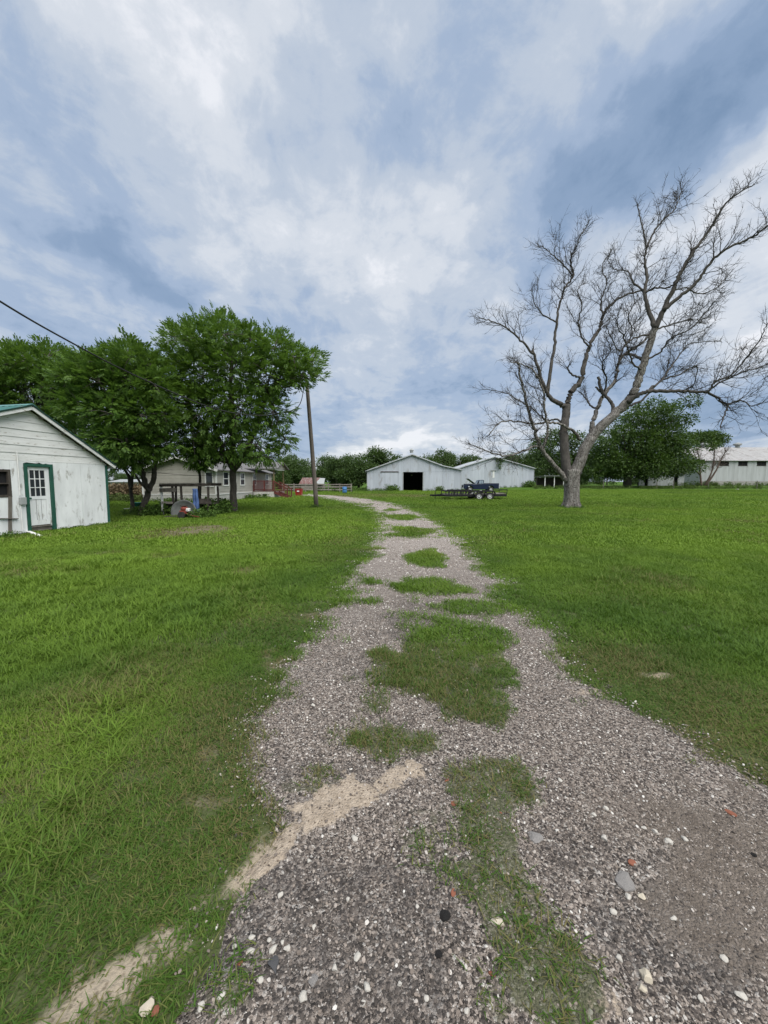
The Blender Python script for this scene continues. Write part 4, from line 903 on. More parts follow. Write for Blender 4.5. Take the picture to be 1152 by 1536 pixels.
MB().lathe([(.27, 0), (.30, .03), (.30, .28), (.315, .30), (.30, .32), (.30, .60), (.315, .62), (.30, .64), (.30, .88), (.26, .91)], 'z', 18).build('body', M['blue_plastic'], bb, True)
MB().lathe([(.26, .912), (.24, .93), (.05, .935)], 'z', 18).build('lid', M['blue_plastic'], bb)
tag(MB().bar((at(462, 741, 48).x, 48, .05), (at(474, 741, 48).x, 48.3, .05), .9, .06).build('board', M['trim_white']), 'pale flat board lying on the grass beyond the red bin', 'board')

# ---- leaning utility pole and wires
pb = gp(475, 762); ptop = at(460, 571, pb.y - .2)
pole = thing('utility_pole', 'leaning weathered wooden utility pole beside the leafy tree', 'pole', (pb.x, pb.y, 0))
dv = ptop - Vector((pb.x, pb.y, 0))
MB().tube([dv * (i / 8) + Vector((0, 0, -.15 if i == 0 else 0)) for i in range(9)], [.140 - .035 * i / 8 for i in range(9)], 12).build('shaft', M['pole_wood'], pole, True)
MB().tube([dv * .975 + Vector((-.16, 0, 0)), dv * .975 + Vector((.16, 0, 0))], .02, 8).build('bolt', M['grey_metal'], pole)
MB().lathe([(.03, 0), (.06, .03), (.04, .07), (.06, .10), (.02, .13)], 'z', 10, tuple(dv * .96 + Vector((-.17, 0, -.02)))).build('insulator', M['grey_metal'], pole)
def wire(pts, r, label):
    # smooth curve through the points
    P = [Vector(p) for p in pts]; out = []
    for i in range(len(P) - 1):
        p0, p1, p2, p3 = P[max(i - 1, 0)], P[i], P[i + 1], P[min(i + 2, len(P) - 1)]
        for k in range(8):
            t = k / 8; out.append(.5 * ((2 * p1) + (p2 - p0) * t + (2 * p0 - 5 * p1 + 4 * p2 - p3) * t * t + (3 * p1 - p0 - 3 * p2 + p3) * t ** 3))
    out.append(P[-1]); tag(MB().tube(out, r, 6).build('power_cable', M['cable'], None, True), label, 'cable')
tp = dv * .96 + Vector((pb.x - .17, pb.y, .05))
wire([tp, at(448, 609, 20.2), at(415, 621, 18.0), at(370, 622, 16.2), at(310, 609, 14.4), at(200, 562, 11.8), at(100, 510, 9.8), at(0, 452, 8.0), at(-160, 345, 6.3)], .021, 'black overhead cable sagging from the leaning pole across the tree crowns')
wire([at(157, 699, 14.9), at(190, 706, 16.0), at(232, 709, 17.6), at(290, 713, 19.2), at(345, 712, 20.2)], .010, 'thin cable strung from the shed eave to the tree trunks')

# ---- field fence at the right
for i, px in enumerate((846, 985, 1062, 1135, 1010, 905)):
    Y = 70.0; x = at(px, 735, Y).x; g = gzf(x, Y)
    tag(MB().tube([(x, Y, g - .1), (x + random.uniform(-.06, .06), Y, g + 1.45)], .07, 7).build('fence_post', M['old_wood']), 'thin brown fence post in the weeds before the warehouse and big tree', 'fence post', 'field fence posts')
# open lean-to beside barn, and small sheds under the oak
cp_ = at(817, 733, 74); lt = thing('lean_to', 'open lean-to shelter on thin posts beside the blank barn', 'shelter', (cp_.x, 74, gzf(cp_.x, 74)))
for x in (0, 1.8, 3.6, 5.2): MB().box(x - .06, x + .06, -.06, .06, 0, 2.15).build('post', M['trim_white'], lt); MB().box(x - .06, x + .06, 3.9, 4.02, 0, 1.9).build('post', M['grey_timber'], lt)
mb = MB(); vs = [(-.4, -.4, 2.18), (5.8, -.4, 2.18), (5.8, 4.4, 1.98), (-.4, 4.4, 1.98)]; mb.add(vs + [(a, b, c + .07) for a, b, c in vs], [(3, 2, 1, 0), (4, 5, 6, 7), (0, 1, 5, 4), (1, 2, 6, 5), (2, 3, 7, 6), (3, 0, 4, 7)]); mb.build('roof', M['grey_metal'], lt)
MB().box(-.2, 5.6, 4.05, 4.1, 0, 1.9).build('back_wall', M['dark_wood'], lt)
o1 = at(958, 733, 82); ol = thing('outbuilding', 'low white outbuilding with a dark doorway under the big leafy tree', 'outbuilding', (o1.x, 82, gzf(o1.x, 82)))
xx = [0, 1.2, 1.9, 3.4, 4.4, 5.8, 7.4, 8.2, 9.6]
for a, b in zip(xx[:-1], xx[1:]): MB().box(a + .01, b - .01, random.uniform(-.02, .02), .08, 2.05 if (a in (1.2, 7.4)) else 0, 2.5).build('panel', M['warehouse_wall'], ol)
MB().box(.05, 9.5, .5, .55, 0, 2.4).build('shade_wall', M['unlit_void'], ol)  # black sheet painting the dark inside behind the open bays
mb = MB(); vs = [(-.3, -.5, 2.52), (9.9, -.5, 2.52), (9.9, 4, 3.1), (-.3, 4, 3.1)]; mb.add(vs + [(a, b, c + .07) for a, b, c in vs], [(3, 2, 1, 0), (4, 5, 6, 7), (0, 1, 5, 4), (1, 2, 6, 5), (2, 3, 7, 6), (3, 0, 4, 7)]); mb.build('roof', M['grey_metal'], ol)
wrk = at(1106, 736.5, 66); me = pebble_mesh('rock', 77, 2, 'pebble', .7); me.materials[0] = SM['pale']
ro = bpy.data.objects.new('rock', me); C.objects.link(ro); tag(ro, 'white rock sitting in the grass before the warehouse', 'rock'); ro.location = (wrk.x, 66, gzf(wrk.x, 66) + .12); ro.scale = (.75, .5, .5)
bld = thing('stock_shelter', 'long pale low building far off beyond the reddish brush', 'building', (at(166, 740, 70).x, 70, 0))
MB().box(0, 9, 0, 3, 0, 1.5).build('wall', M['siding'], bld)
mb = MB(); vs = [(-.3, -.4, 1.52), (9.3, -.4, 1.52), (9.3, 3.3, 2.0), (-.3, 3.3, 2.0)]; mb.add(vs + [(a, b, c + .06) for a, b, c in vs], [(3, 2, 1, 0), (4, 5, 6, 7), (0, 1, 5, 4), (1, 2, 6, 5), (2, 3, 7, 6), (3, 0, 4, 7)]); mb.build('roof', M['grey_metal'], bld)
# ================================================================== VEHICLES AND JUNK
def wheel(parent, x, y, z, r, wd, out, rimr=.6, axis='y'):
    w_ = thing('wheel', None, None); w_.parent = parent; w_.location = (x, y, z)
    s_ = 1 if out > 0 else -1
    MB().lathe([(r * rimr, -wd / 2), (r * .94, -wd / 2), (r, -wd * .3), (r, wd * .3), (r * .94, wd / 2), (r * rimr, wd / 2)], 'y', 28, cap=False).build('tyre', M['tyre'], w_, True)
    MB().lathe([(r * rimr * .98, -s_ * wd * .3), (r * rimr * .98, s_ * wd * .42), (r * rimr * .84, s_ * wd * .46), (r * rimr * .78, s_ * wd * .25), (r * .30, s_ * wd * .20), (r * .24, s_ * wd * .42), (.01, s_ * wd * .44)], 'y', 24).build('rim', M['rim'], w_, True)
    for k in range(6):
        a = k * math.pi / 3; c = Vector((math.cos(a), 0, math.sin(a))) * r * rimr * .58
        MB().lathe([(r * .085, s_ * wd * .20), (r * .085, s_ * wd * .27), (.004, s_ * wd * .272)], 'y', 10, (c.x, 0, c.z)).build('rim_hole', M['unlit_void'], w_)
    return w_
# ---- flatbed utility trailer, tongue to the left
TY = 32.8; tl = at(648, 750, TY); TR = at(762, 750, TY)
tr = thing('trailer', 'black tandem axle flatbed trailer with low side rails on the lawn', 'trailer', (tl.x, TY, 0), R(2))
L = TR.x - tl.x; bx0, bx1 = 1.15, L - .05; TW = 2.1; BZ = .44
for y in (0, TW): MB().bar((bx0, y, BZ), (bx1, y, BZ), .08, .20).build('side_beam', M['black_steel'], tr)
for i in range(9): x = bx0 + .04 + (bx1 - bx0 - .08) * i / 8; MB().box(x - .03, x + .03, .04, TW - .04, BZ - .06, BZ + .03).build('cross_member', M['black_steel'], tr)
for i in range(10): y = .05 + (TW - .1) * i / 10; MB().box(bx0 + .02, bx1 - .02, y + .006, y + (TW - .1) / 10 - .006, BZ + .035, BZ + .075).build('deck_plank', M['old_wood'], tr)
for y in (0, TW): MB().bar((bx0 + .1, y, BZ - .01), (.18, TW / 2, BZ - .04), .08, .15).build('tongue_beam', M['black_steel'], tr)
MB().box(-.02, .30, TW / 2 - .06, TW / 2 + .06, BZ - .09, BZ + .05).build('coupler', M['black_steel'], tr)
MB().tube([(.42, TW / 2 - .12, .06), (.42, TW / 2 - .12, BZ + .35)], .035, 8).build('jack', M['black_steel'], tr); MB().box(.34, .50, TW / 2 - .20, TW / 2 - .04, 0.0, .05).build('jack_foot', M['black_steel'], tr)
MB().tube([(.42, TW / 2 - .12, BZ + .33), (.58, TW / 2 - .12, BZ + .40)], .015, 6).build('jack_crank', M['black_steel'], tr)
RZ = BZ + .36
for y in (0, TW):
    MB().bar((bx0, y, RZ), (bx1 - 1.2, y, RZ), .07, .09).build('top_rail', M['black_steel'], tr)
    for i in range(7): x = bx0 + .03 + (bx1 - bx0 - 1.26) * i / 6; MB().box(x - .035, x + .035, y - .03, y + .03, BZ + .08, RZ - .03).build('rail_post', M['black_steel'], tr)
MB().bar((bx0, .03, RZ), (bx0, TW - .03, RZ), .05, .06).build('top_rail', M['black_steel'], tr)
rg = thing('ramp_gate', None, None); rg.parent = tr
for a, b in (((bx1, .05, BZ + .08), (bx1 + .06, .05, BZ + .46)), ((bx1, TW - .05, BZ + .08), (bx1 + .06, TW - .05, BZ + .46)), ((bx1 + .06, .05, BZ + .46), (bx1 + .06, TW - .05, BZ + .46)), ((bx1 + .02, .05, BZ + .2), (bx1 + .02, TW - .05, BZ + .2))):
    MB().bar(a, b, .05, .05).build('gate_bar', M['black_steel'], rg)
for y in (0, TW): MB().bar((bx1 - 1.2, y, RZ), (bx1 + .05, y, BZ + .50), .04, .05).build('top_rail', M['black_steel'], tr)
MB().box(bx1 - .95, bx1 - .05, .15, TW - .15, BZ + .08, BZ + .16).build('plank_stack', M['grey_timber'], tr)
ax0 = at(718, 750, TY).x - tl.x; ax1 = at(734, 750, TY).x - tl.x; wr_ = .345
for x in (ax0, ax1):
    MB().tube([(x, -.18, wr_), (x, TW + .18, wr_)], .04, 8).build('axle', M['black_steel'], tr)
    wheel(tr, x, -.2, wr_, wr_, .21, -1); wheel(tr, x, TW + .2, wr_, wr_, .21, 1)
for y in (-.2, TW + .2):
    MB().prism([(ax0 - .52, .55), (ax0 - .40, .78), (ax1 + .40, .78), (ax1 + .52, .55), (ax1 + .47, .55), (ax1 + .37, .74), (ax0 - .37, .74), (ax0 - .47, .55)], y - .13, y + .13).build('fender', M['black_steel'], tr)
# load: stake panels lying upright and pipes
for i in range(8):
    x = bx0 + .35 + i * .24; tag(MB().bar((x, .25, BZ + .08), (x + .05, .28, BZ + .44), .09, .03).build('stake', M['black_steel'], None), 'dark upright stake standing on the trailer deck', 'stake', 'stakes on the trailer deck').matrix_world = Matrix.Translation((tl.x, TY, 0)) @ Matrix.Rotation(R(2), 4, 'Z')
tag(MB().bar((bx0 + .2, .34, BZ + .47), (bx0 + 2.3, .36, BZ + .47), .05, .06).build('steel_bar', M['black_steel']), 'long dark steel bar resting across the stakes on the trailer', 'steel bar').matrix_world = Matrix.Translation((tl.x, TY, 0)) @ Matrix.Rotation(R(2), 4, 'Z')
tag(MB().tube([(bx0 + 2.4, .6, BZ + .14), (bx0 + 3.3, .62, BZ + .40)], .05, 8).build('pipe', M['grey_metal']), 'pale pipe lying at a slant on the trailer deck', 'pipe').matrix_world = Matrix.Translation((tl.x, TY, 0)) @ Matrix.Rotation(R(2), 4, 'Z')
# ---- navy pickup with its bonnet up, parked beyond the trailer, facing left
KY = 56.0; kx0, kx1 = at(695.5, 738, KY).x, at(748.5, 738, KY).x; KL = kx1 - kx0
tk = thing('pickup_truck', 'dark navy pickup truck with its bonnet up, parked beyond the trailer', 'truck', (kx0, KY, gzf(kx0, KY))); KW = 1.85; tk.scale = (1, 1, 1.10)
def loft(secs, mat, name, parent, smooth=False, bevel=.03):
    n = len(secs[0]); mb = MB(); vs = [p for s_ in secs for p in s_]; fs = []
    for i in range(len(secs) - 1):
        for k in range(n): k2 = (k + 1) % n; fs.append((i * n + k, i * n + k2, (i + 1) * n + k2, (i + 1) * n + k))
    fs += [tuple(range(n)), tuple((len(secs) - 1) * n + k for k in reversed(range(n)))]; mb.add(vs, fs)
    return mb.build(name, mat, parent, smooth, bevel)
w1, w2 = .95, KL - 1.15; ar = .44
def arch(c): return [(c - ar * math.cos(t), .50 + ar * math.sin(t)) for t in np.linspace(0, math.pi, 9)]
low = [(0, .52)] + arch(w1) + [(w1 + ar + .02, .42), (w2 - ar - .02, .42)] + arch(w2) + [(KL - .02, .55)]
fb = low + [(KL, 1.18), (2.95, 1.16), (1.50, 1.12), (.06, 1.04), (0, .90)]
MB().prism(fb, .02, KW - .02).build('body', M['navy_paint'], tk, bevel=.03)
MB().prism([(1.95, 1.17), (2.25, 1.66), (2.85, 1.70), (2.97, 1.62), (2.98, 1.17)], .16, KW - .16).build('cab', M['navy_paint'], tk, bevel=.04)
for y in (.15, KW - .16):
    v = MB().prism([(2.10, 1.20), (2.34, 1.60), (2.62, 1.62), (2.62, 1.20)], y - .004, y + .014).build('window', M['sky_glass'], tk); MB().prism([(2.68, 1.20), (2.68, 1.62), (2.84, 1.62), (2.88, 1.20)], y - .004, y + .014).build('window', M['sky_glass'], tk)
MB().add([(1.97, .24, 1.20), (1.97, KW - .24, 1.20), (2.25, KW - .24, 1.64), (2.25, .24, 1.64), (1.945, .24, 1.20), (1.945, KW - .24, 1.20), (2.225, KW - .24, 1.64), (2.225, .24, 1.64)], [(0, 1, 2, 3), (7, 6, 5, 4), (0, 4, 5, 1), (1, 5, 6, 2), (2, 6, 7, 3), (3, 7, 4, 0)]).build('windscreen', M['sky_glass'], tk)
MB().bar((1.72, KW / 2, 1.18), (.66, KW / 2, 1.86), 1.55, .06, (0, 0, 1)).build('bonnet', M['navy_paint'], tk, bevel=.02)
MB().tube([(.75, .3, 1.05), (1.0, .3, 1.62)], .015, 6).build('bonnet_prop', M['black'], tk)
MB().box(.30, 1.45, .25, KW - .25, 1.05, 1.17).build('engine', M['black_steel'], tk, bevel=.03)
MB().box(3.05, KL - .08, .22, KW - .22, 1.165, 1.21).build('bed_liner', M['black'], tk)
for y in (.03, KW - .13): MB().box(3.03, KL - .02, y, y + .10, 1.17, 1.24).build('bed_rail', M['navy_paint'], tk)
MB().box(-.09, .03, .05, KW - .05, .48, .66).build('bumper', M['chrome'], tk, bevel=.02); MB().box(KL - .01, KL + .12, .05, KW - .05, .52, .68).build('bumper', M['chrome'], tk, bevel=.02)
for y in (.10, KW - .38): MB().box(-.015, .02, y, y + .28, .76, .92).build('headlight', M['chrome'], tk, bevel=.01)
MB().box(-.012, .02, .42, KW - .42, .74, .94).build('grille', M['black'], tk); MB().box(KL - .005, KL + .015, .12, KW - .12, .74, 1.14).build('tailgate', M['navy_paint'], tk)
for y in (.0, KW - .06): MB().box(2.10, 2.20, y - .12 if y == 0 else y + .06, y if y == 0 else y + .18, 1.22, 1.40).build('mirror', M['black'], tk)
for x in (w1, w2):
    wheel(tk, x, .14, .38, .38, .24, -1); wheel(tk, x, KW - .14, .38, .38, .24, 1)
# ---- old timber stand by the trees, with junk
sy = 18.3; s0, s1 = at(243, 770, sy).x, at(317, 770, sy).x
stand = thing('timber_stand', 'rickety dark timber stand with flat top between the tree trunks', 'stand', (s0, sy, 0)); W_ = s1 - s0; Hs = at(250, 729, sy).z
for i, (x, y, m_) in enumerate(((.06, 0, 'trim_white'), (.55, .05, 'dark_wood'), (.98, .02, 'dark_wood'), (W_ - .14, .02, 'dark_wood'), (.08, 1.1, 'dark_wood'), (W_ - .1, 1.1, 'dark_wood'), (1.25, 1.1, 'dark_wood'))):
    MB().bar((x, y, -.05), (x + random.uniform(-.05, .05), y, Hs - .02), .08, .08).build('post', M[m_], stand)
for y in (-.03, 1.13): MB().bar((-.05, y, Hs + .03), (W_ + .05, y + .02, Hs + .06), .05, .12).build('beam', M['dark_wood'], stand)
MB().bar((-.02, -.09, Hs - .20), (.75, -.09, Hs - .17), .03, .18).build('board', M['old_wood'], stand)
for i in range(7): x = .05 + (W_ - .1) * i / 6.0; MB().box(x - .06, x + .08, -.1, 1.2, Hs + .125, Hs + .15).build('top_slat', M['dark_wood'], stand)
MB().bar((.04, -.05, .62), (.55, -.05, .60), .05, .10).build('shelf_board', M['grey_timber'], stand); MB().box(.06, .6, -.02, 1.1, .56, .59).build('shelf', M['dark_wood'], stand)
MB().bar((1.85, -.03, .62), (W_ + .02, -.02, .60), .04, .10).build('shelf_board', M['dark_wood'], stand); MB().box(1.5, W_, 0, 1.1, .52, .56).build('shelf', M['dark_wood'], stand)
def sp_(x, y, z=0): return (s0 + x, sy + y, z)
tb = thing('black_cabinet', 'small black cabinet under the timber stand', 'cabinet', sp_(.32, .3)); MB().box(-.2, .2, -.15, .3, .02, .55).build('body', M['black'], tb, bevel=.01); MB().box(-.18, .18, -.17, -.152, .05, .52).build('door', M['black_steel'], tb); MB().box(.10, .13, -.19, -.172, .28, .34).build('handle', M['grey_metal'], tb)
# blue cloth hanging from the beam
n = 9; V = []; 
for j in range(13):
    for i in range(n):
        t = j / 12; V.append((-.14 + .28 * i / (n - 1) * (.75 + .5 * t), .04 * math.sin(i * 1.7 + j * .3) + .02 * math.sin(j * 1.3), (Hs - .12) * (1 - t) + .10 * t))
fq = [(j * n + i, j * n + i + 1, (j + 1) * n + i + 1, (j + 1) * n + i) for j in range(12) for i in range(n - 1)]
cl = np_mesh('blue_tarp', np.array(V), np.array(fq), M['blue_tarp'], None, True); sm_ = cl.modifiers.new('thick', 'SOLIDIFY'); sm_.thickness = .02; cl.location = sp_(1.68, -.10); tag(cl, 'faded blue tarp hanging from the timber stand', 'tarp')
# round grey dish leaning upright in the grass
dsh = thing('satellite_dish', 'round grey dish standing on edge in front of the timber stand', 'dish', sp_(1.28, -.45, .08), R(8))
pf = [(.02, .16), (.18, .145), (.34, .10), (.48, .03), (.56, -.03), (.57, -.01), (.49, .055), (.35, .125), (.18, .17), (.02, .185)]
MB().lathe(pf, 'y', 36, (0, 0, .12)).build('reflector', pm('dull_metal', (.19, .20, .19), (.13, .135, .13), 5, .6, .05, ((.10, .08, .06), 6, .55, .75)), dsh, True); MB().tube([(0, .17, .12), (.02, .45, .05)], .03, 8).build('mount', M['black_steel'], dsh)
tl_ = thing('tiller', 'rusty red engine tiller standing before the grey dish', 'tiller', (at(277, 776, 16.9).x, 16.9, 0))
MB().box(-.16, .12, -.14, .14, .18, .34).build('gearbox', M['engine_red'], tl_, bevel=.02)
MB().lathe([(.13, .34), (.15, .38), (.15, .46), (.08, .52), (.03, .53)], 'z', 16, (0, 0, 0)).build('engine', M['engine_red'], tl_, True)
MB().box(.10, .24, -.09, .09, .30, .44).build('fuel_tank', M['trim_white'], tl_, bevel=.02); MB().box(-.14, .12, -.12, .12, .531, .57).build('cover', M['dark_wood'], tl_, bevel=.01)
for y in (-.22, .22): MB().lathe([(.02, -.04), (.15, -.04), (.15, .04), (.02, .04)], 'y', 16, (-.02, y, .15)).build('wheel', M['tyre'], tl_)
MB().tube([(-.02, -.25, .15), (-.02, .25, .15)], .015, 6).build('axle', M['black_steel'], tl_)
for y in (-.12, .12): MB().tube([(.1, y, .24), (.45, y * 1.6, .12), (.75, y * 1.8, .07)], .016, 6).build('handlebar', M['engine_red'], tl_)
tag(MB().bar((at(247, 777, 17.0).x, 17.0, .05), (at(272, 776, 17.0).x, 17.2, .06), .35, .05).build('pallet_board', M['dark_wood']), 'dark board lying flat in the grass beside the red tiller', 'board')
jb = thing('wooden_crate', 'dark wooden crate on the shelf at the stand end by the thick trunk', 'crate', sp_(1.98, .25, .56))
for a in ((-.22, .22, -.16, -.14, 0, .22), (-.22, .22, .14, .16, 0, .22), (-.22, -.20, -.139, .139, 0, .22), (.20, .22, -.139, .139, 0, .22), (-.199, .199, -.139, .139, .0, .02)): MB().box(*a).build('slat', M['dark_wood'], jb)
tq = thing('teal_tub', 'small teal plastic tub in the grass behind the forked trunk', 'tub', (at(208, 757, 24).x, 24, 0)); MB().lathe([(.22, 0), (.28, .30), (.30, .31), (.27, .30), (.20, .03)], 'z', 16).build('body', pm('teal_plastic', (.03, .18, .17), (.02, .14, .13), 4, .5, .02), tq, True)
tag(MB().bar((at(186, 760, 22).x, 22, .06), (at(196, 759, 22).x, 22.2, .06), .25, .04).build('board', M['trim_white']), 'white board scrap in the grass behind the forked trunk', 'board')
# ================================================================== TREES
def leaf_mat(name, dark, light, tr=.3):
    m, nt = new_mat(name); s = NT(nt); i = s.island(); n_ = s.noise(s.pos(), .9, 3, .5)
    f = s.math('ADD', s.math('MULTIPLY', i, .7), s.math('MULTIPLY', s.math('SUBTRACT', n_, .35), 1.0), True)
    col = s.mix(f, dark, light); s.out(col, .55, None, 0, .3, (tr, s.mix(.5, col, (.11, .19, .02)))); return m
M['leaf_a'] = leaf_mat('leaf_a', (.034, .086, .014), (.140, .240, .036), .40)
M['leaf_b'] = leaf_mat('leaf_b', (.032, .080, .014), (.125, .215, .034), .40)
M['leaf_oak'] = leaf_mat('leaf_oak', (.024, .056, .014), (.085, .145, .026), .28)
M['leaf_far'] = leaf_mat('leaf_far', (.030, .062, .020), (.085, .140, .036), .28)
M['bark'] = pm('bark', (.115, .100, .085), (.065, .056, .047), 9, .95, .9, stretch=(1, 1, .22), bdist=.04)
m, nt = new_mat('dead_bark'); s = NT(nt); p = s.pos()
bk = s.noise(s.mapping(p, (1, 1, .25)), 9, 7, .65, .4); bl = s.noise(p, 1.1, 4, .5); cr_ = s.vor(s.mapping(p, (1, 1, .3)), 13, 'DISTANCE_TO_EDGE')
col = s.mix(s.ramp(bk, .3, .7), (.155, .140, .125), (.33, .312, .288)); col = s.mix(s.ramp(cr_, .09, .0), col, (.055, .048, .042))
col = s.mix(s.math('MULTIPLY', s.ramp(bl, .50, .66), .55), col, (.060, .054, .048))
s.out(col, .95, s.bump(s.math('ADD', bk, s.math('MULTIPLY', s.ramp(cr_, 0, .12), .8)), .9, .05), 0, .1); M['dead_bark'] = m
M['backlit_limb_bark'] = pm('backlit_limb_bark', (.105, .095, .085), (.050, .045, .041), 9, .95, .6, stretch=(1, 1, .3), bdist=.03)  # darker bark of upper limbs, deepened to paint them backlit against the sky
m, nt = new_mat('backlit_twig_bark'); s = NT(nt); i = s.island(); s.out(s.mix(i, (.032, .029, .027), (.075, .067, .060)), .95, None, 0, .1); M['backlit_twig_bark'] = m  # thin twigs have darker bark; backlit shade is painted in on top

def leaflet_spray(nl, ln, lw, span):
    V = []; Fq = []
    for k in range(nl):
        t = (k // 2 + 1) / (nl // 2 + 1); side = (-1 if k % 2 else 1); end = k == nl - 1
        a = 0 if end else side * 1.0; bx, bz = span * (1 if end else t), -.18 * span * t * t
        dx_, dy_ = math.cos(a), math.sin(a); o = len(V); px_, py_ = -dy_, dx_
        drop = -.25 * ln
        V += [(bx, 0, bz), (bx + dx_ * ln * .45 + px_ * lw / 2, dy_ * ln * .45 + py_ * lw / 2, bz + drop * .3), (bx + dx_ * ln, dy_ * ln, bz + drop), (bx + dx_ * ln * .45 - px_ * lw / 2, dy_ * ln * .45 - py_ * lw / 2, bz + drop * .3)]
        Fq.append((o, o + 1, o + 2, o + 3))
    return np.array(V), np.array(Fq)
def place(tmpl, pos, dirs, scale, g, wob=.35):
    V, Fq = tmpl; n = len(pos); d = dirs / np.linalg.norm(dirs, axis=1, keepdims=True)
    up = np.array([0, 0, 1.0]) + g.normal(0, wob, (n, 3)); s_ = np.cross(up, d); s_ /= np.linalg.norm(s_, axis=1, keepdims=True) + 1e-9; u = np.cross(d, s_)
    Rm = np.stack([d, s_, u], -1)
    out = np.einsum('nij,kj->nki', Rm, V) * scale[:, None, None] + pos[:, None, :]
    fs = (Fq[None] + (np.arange(n) * len(V))[:, None, None]).reshape(-1, Fq.shape[1])
    return out.reshape(-1, 3), fs
def bez(a, b, c, n=7):
    a, b, c = Vector(a), Vector(b), Vector(c); return [a * (1 - t) ** 2 + b * 2 * t * (1 - t) + c * t * t for t in [i / (n - 1) for i in range(n)]]
def wig(pts, amt, g):
    return [p + Vector(g.normal(0, amt, 3)) if 0 < i < len(pts) - 1 else p for i, p in enumerate(pts)]
def crown_points(cl, n, g, shell=.55):
    c = np.array([k[:3] for k in cl]); r = np.array([k[3] for k in cl]); wgt = r ** 2.3; wgt /= wgt.sum()
    k = g.choice(len(cl), n, p=wgt); d = g.normal(size=(n, 3)); d /= np.linalg.norm(d, axis=1, keepdims=True)
    rad = r[k] * (shell + (1.08 - shell) * g.uniform(size=n) ** .6) * (1 + .18 * g.normal(size=n))
    pos = c[k] + d * rad[:, None] * np.array([1, 1, .85])
    return pos, d
def leafy_tree(label, base, trunks, px_cl, Y, nspray, mat, size, seed, depth, group=None, name='leafy_tree'):
    g = np.random.default_rng(seed); t = thing(name, label, 'tree', base, 0, group); B = Vector(base)
    cl = []
    cx0 = np.mean([at(a, b, Y).x for a, b, _ in px_cl]); half = max(abs(at(a, b, Y).x - cx0) for a, b, _ in px_cl) + 1
    for a, b, r_ in px_cl:
        b = b + 18 * float(sstep(600, 500, b)); c = at(a, b, Y); rr = r_ / F * Y * .88; dd = depth * math.sqrt(max(.1, 1 - ((c.x - cx0) / half) ** 2))
        for k in range(3):
            off = (-1, 0, 1)[k] * dd * .75 + g.normal() * .3; sc_ = (Y + off) / Y
            q_ = Vector((0, 0, CAMH)) + (c - Vector((0, 0, CAMH))) * sc_
            cl.append((q_.x - B.x, q_.y - B.y, q_.z, rr * g.uniform(.70, 1.0)))
    ends = []
    for pts, rads in trunks:
        P = [at(a, b, Y) - Vector((B.x, B.y, 0)) if (i or pts[0][1] < 755) else Vector((at(a, b, Y).x - B.x, 0, -.15)) for i, (a, b) in enumerate(pts)]
        sm = []
        for i in range(len(P) - 1):
            for k in range(4): sm.append((P[i].lerp(P[i + 1], k / 4), rads[i] + (rads[i + 1] - rads[i]) * k / 4))
        sm.append((P[-1], rads[-1])); ends.append((P[-1], rads[-1]))
        pp = [a + Vector((g.normal(0, .02), g.normal(0, .02), 0)) for a, _ in sm]; rr_ = [b * (1 + .35 * math.exp(-max(a.z, 0) / .25)) for a, b in sm]
        MB().tube(pp, rr_, 12).build('trunk', M['bark'], t, True)
    for c in sorted(cl, key=lambda c: -c[3])[::1]:
        C_ = Vector(c[:3]); e, er = min(ends, key=lambda e: (e[0] - C_).length)
        mid = e.lerp(C_, .5) + Vector((0, 0, .25 * (C_ - e).length * .4)) ; pts = wig(bez(e - Vector((0, 0, .25)), mid, C_, 8), .07, g)
        r0 = min(er * .55, .05 + .018 * (C_ - e).length)
        MB().tube(pts, [r0 * (1 - .8 * i / 7) for i in range(8)], 6).build('limb', M['bark'], t, True)
        if c[3] > .5:
            for k in range(4):
                d = Vector(g.normal(size=3)).normalized(); MB_ = bez(C_, C_ + d * c[3] * .5 + Vector((0, 0, .15)), C_ + d * c[3] * .95, 4)
                tw.setdefault(t.name, MB()).tube(MB_, [.025, .02, .014, .008], 4)
    pos, d = crown_points(cl, nspray, g); cen = np.array([[0, 0, np.mean([c[2] for c in cl])]])
    o = pos - cen; o /= np.linalg.norm(o, axis=1, keepdims=True)
    dirs = d * .8 + o * .6 + g.normal(0, .45, pos.shape) + np.array([0, 0, .25])
    V, Fq = place(leaflet_spray(9, .15, .058, .26), pos, dirs, size * g.uniform(.75, 1.25, len(pos)), g)
    cr = np_mesh('crown', V, Fq, mat, t)
    if t.name in tw: tw[t.name].build('twigs', M['bark'], cr)['kind'] = 'stuff'
    return t
tw = {}
ba = gp(350, 768)
leafy_tree('tall leafy green tree with thick single trunk beside the leaning pole', (ba.x, ba.y, 0), [([(350, 768), (350, 740), (350, 715), (349, 690)], [.19, .17, .16, .15]), ([(350, 706), (338, 685), (325, 650), (310, 600)], [.12, .12, .10, .07]), ([(350, 706), (365, 685), (385, 640), (400, 590)], [.15, .14, .12, .08]), ([(349, 700), (350, 640), (345, 580), (350, 530)], [.17, .14, .11, .06])],
           [(268, 492, 30), (300, 490, 36), (335, 485, 34), (375, 492, 32), (412, 505, 28), (440, 520, 26), (468, 528, 22), (478, 556, 14), (452, 556, 20), (258, 545, 32), (300, 550, 46), (350, 545, 48), (400, 555, 42), (432, 548, 24), (265, 605, 36), (310, 615, 46), (362, 615, 48), (410, 620, 34), (428, 660, 22), (290, 662, 34), (335, 668, 36), (385, 668, 36), (248, 640, 22), (408, 686, 12), (310, 688, 16)],
           ba.y, 10500, M['leaf_a'], .95, 5, 2.4)
bb_ = gp(214, 774)
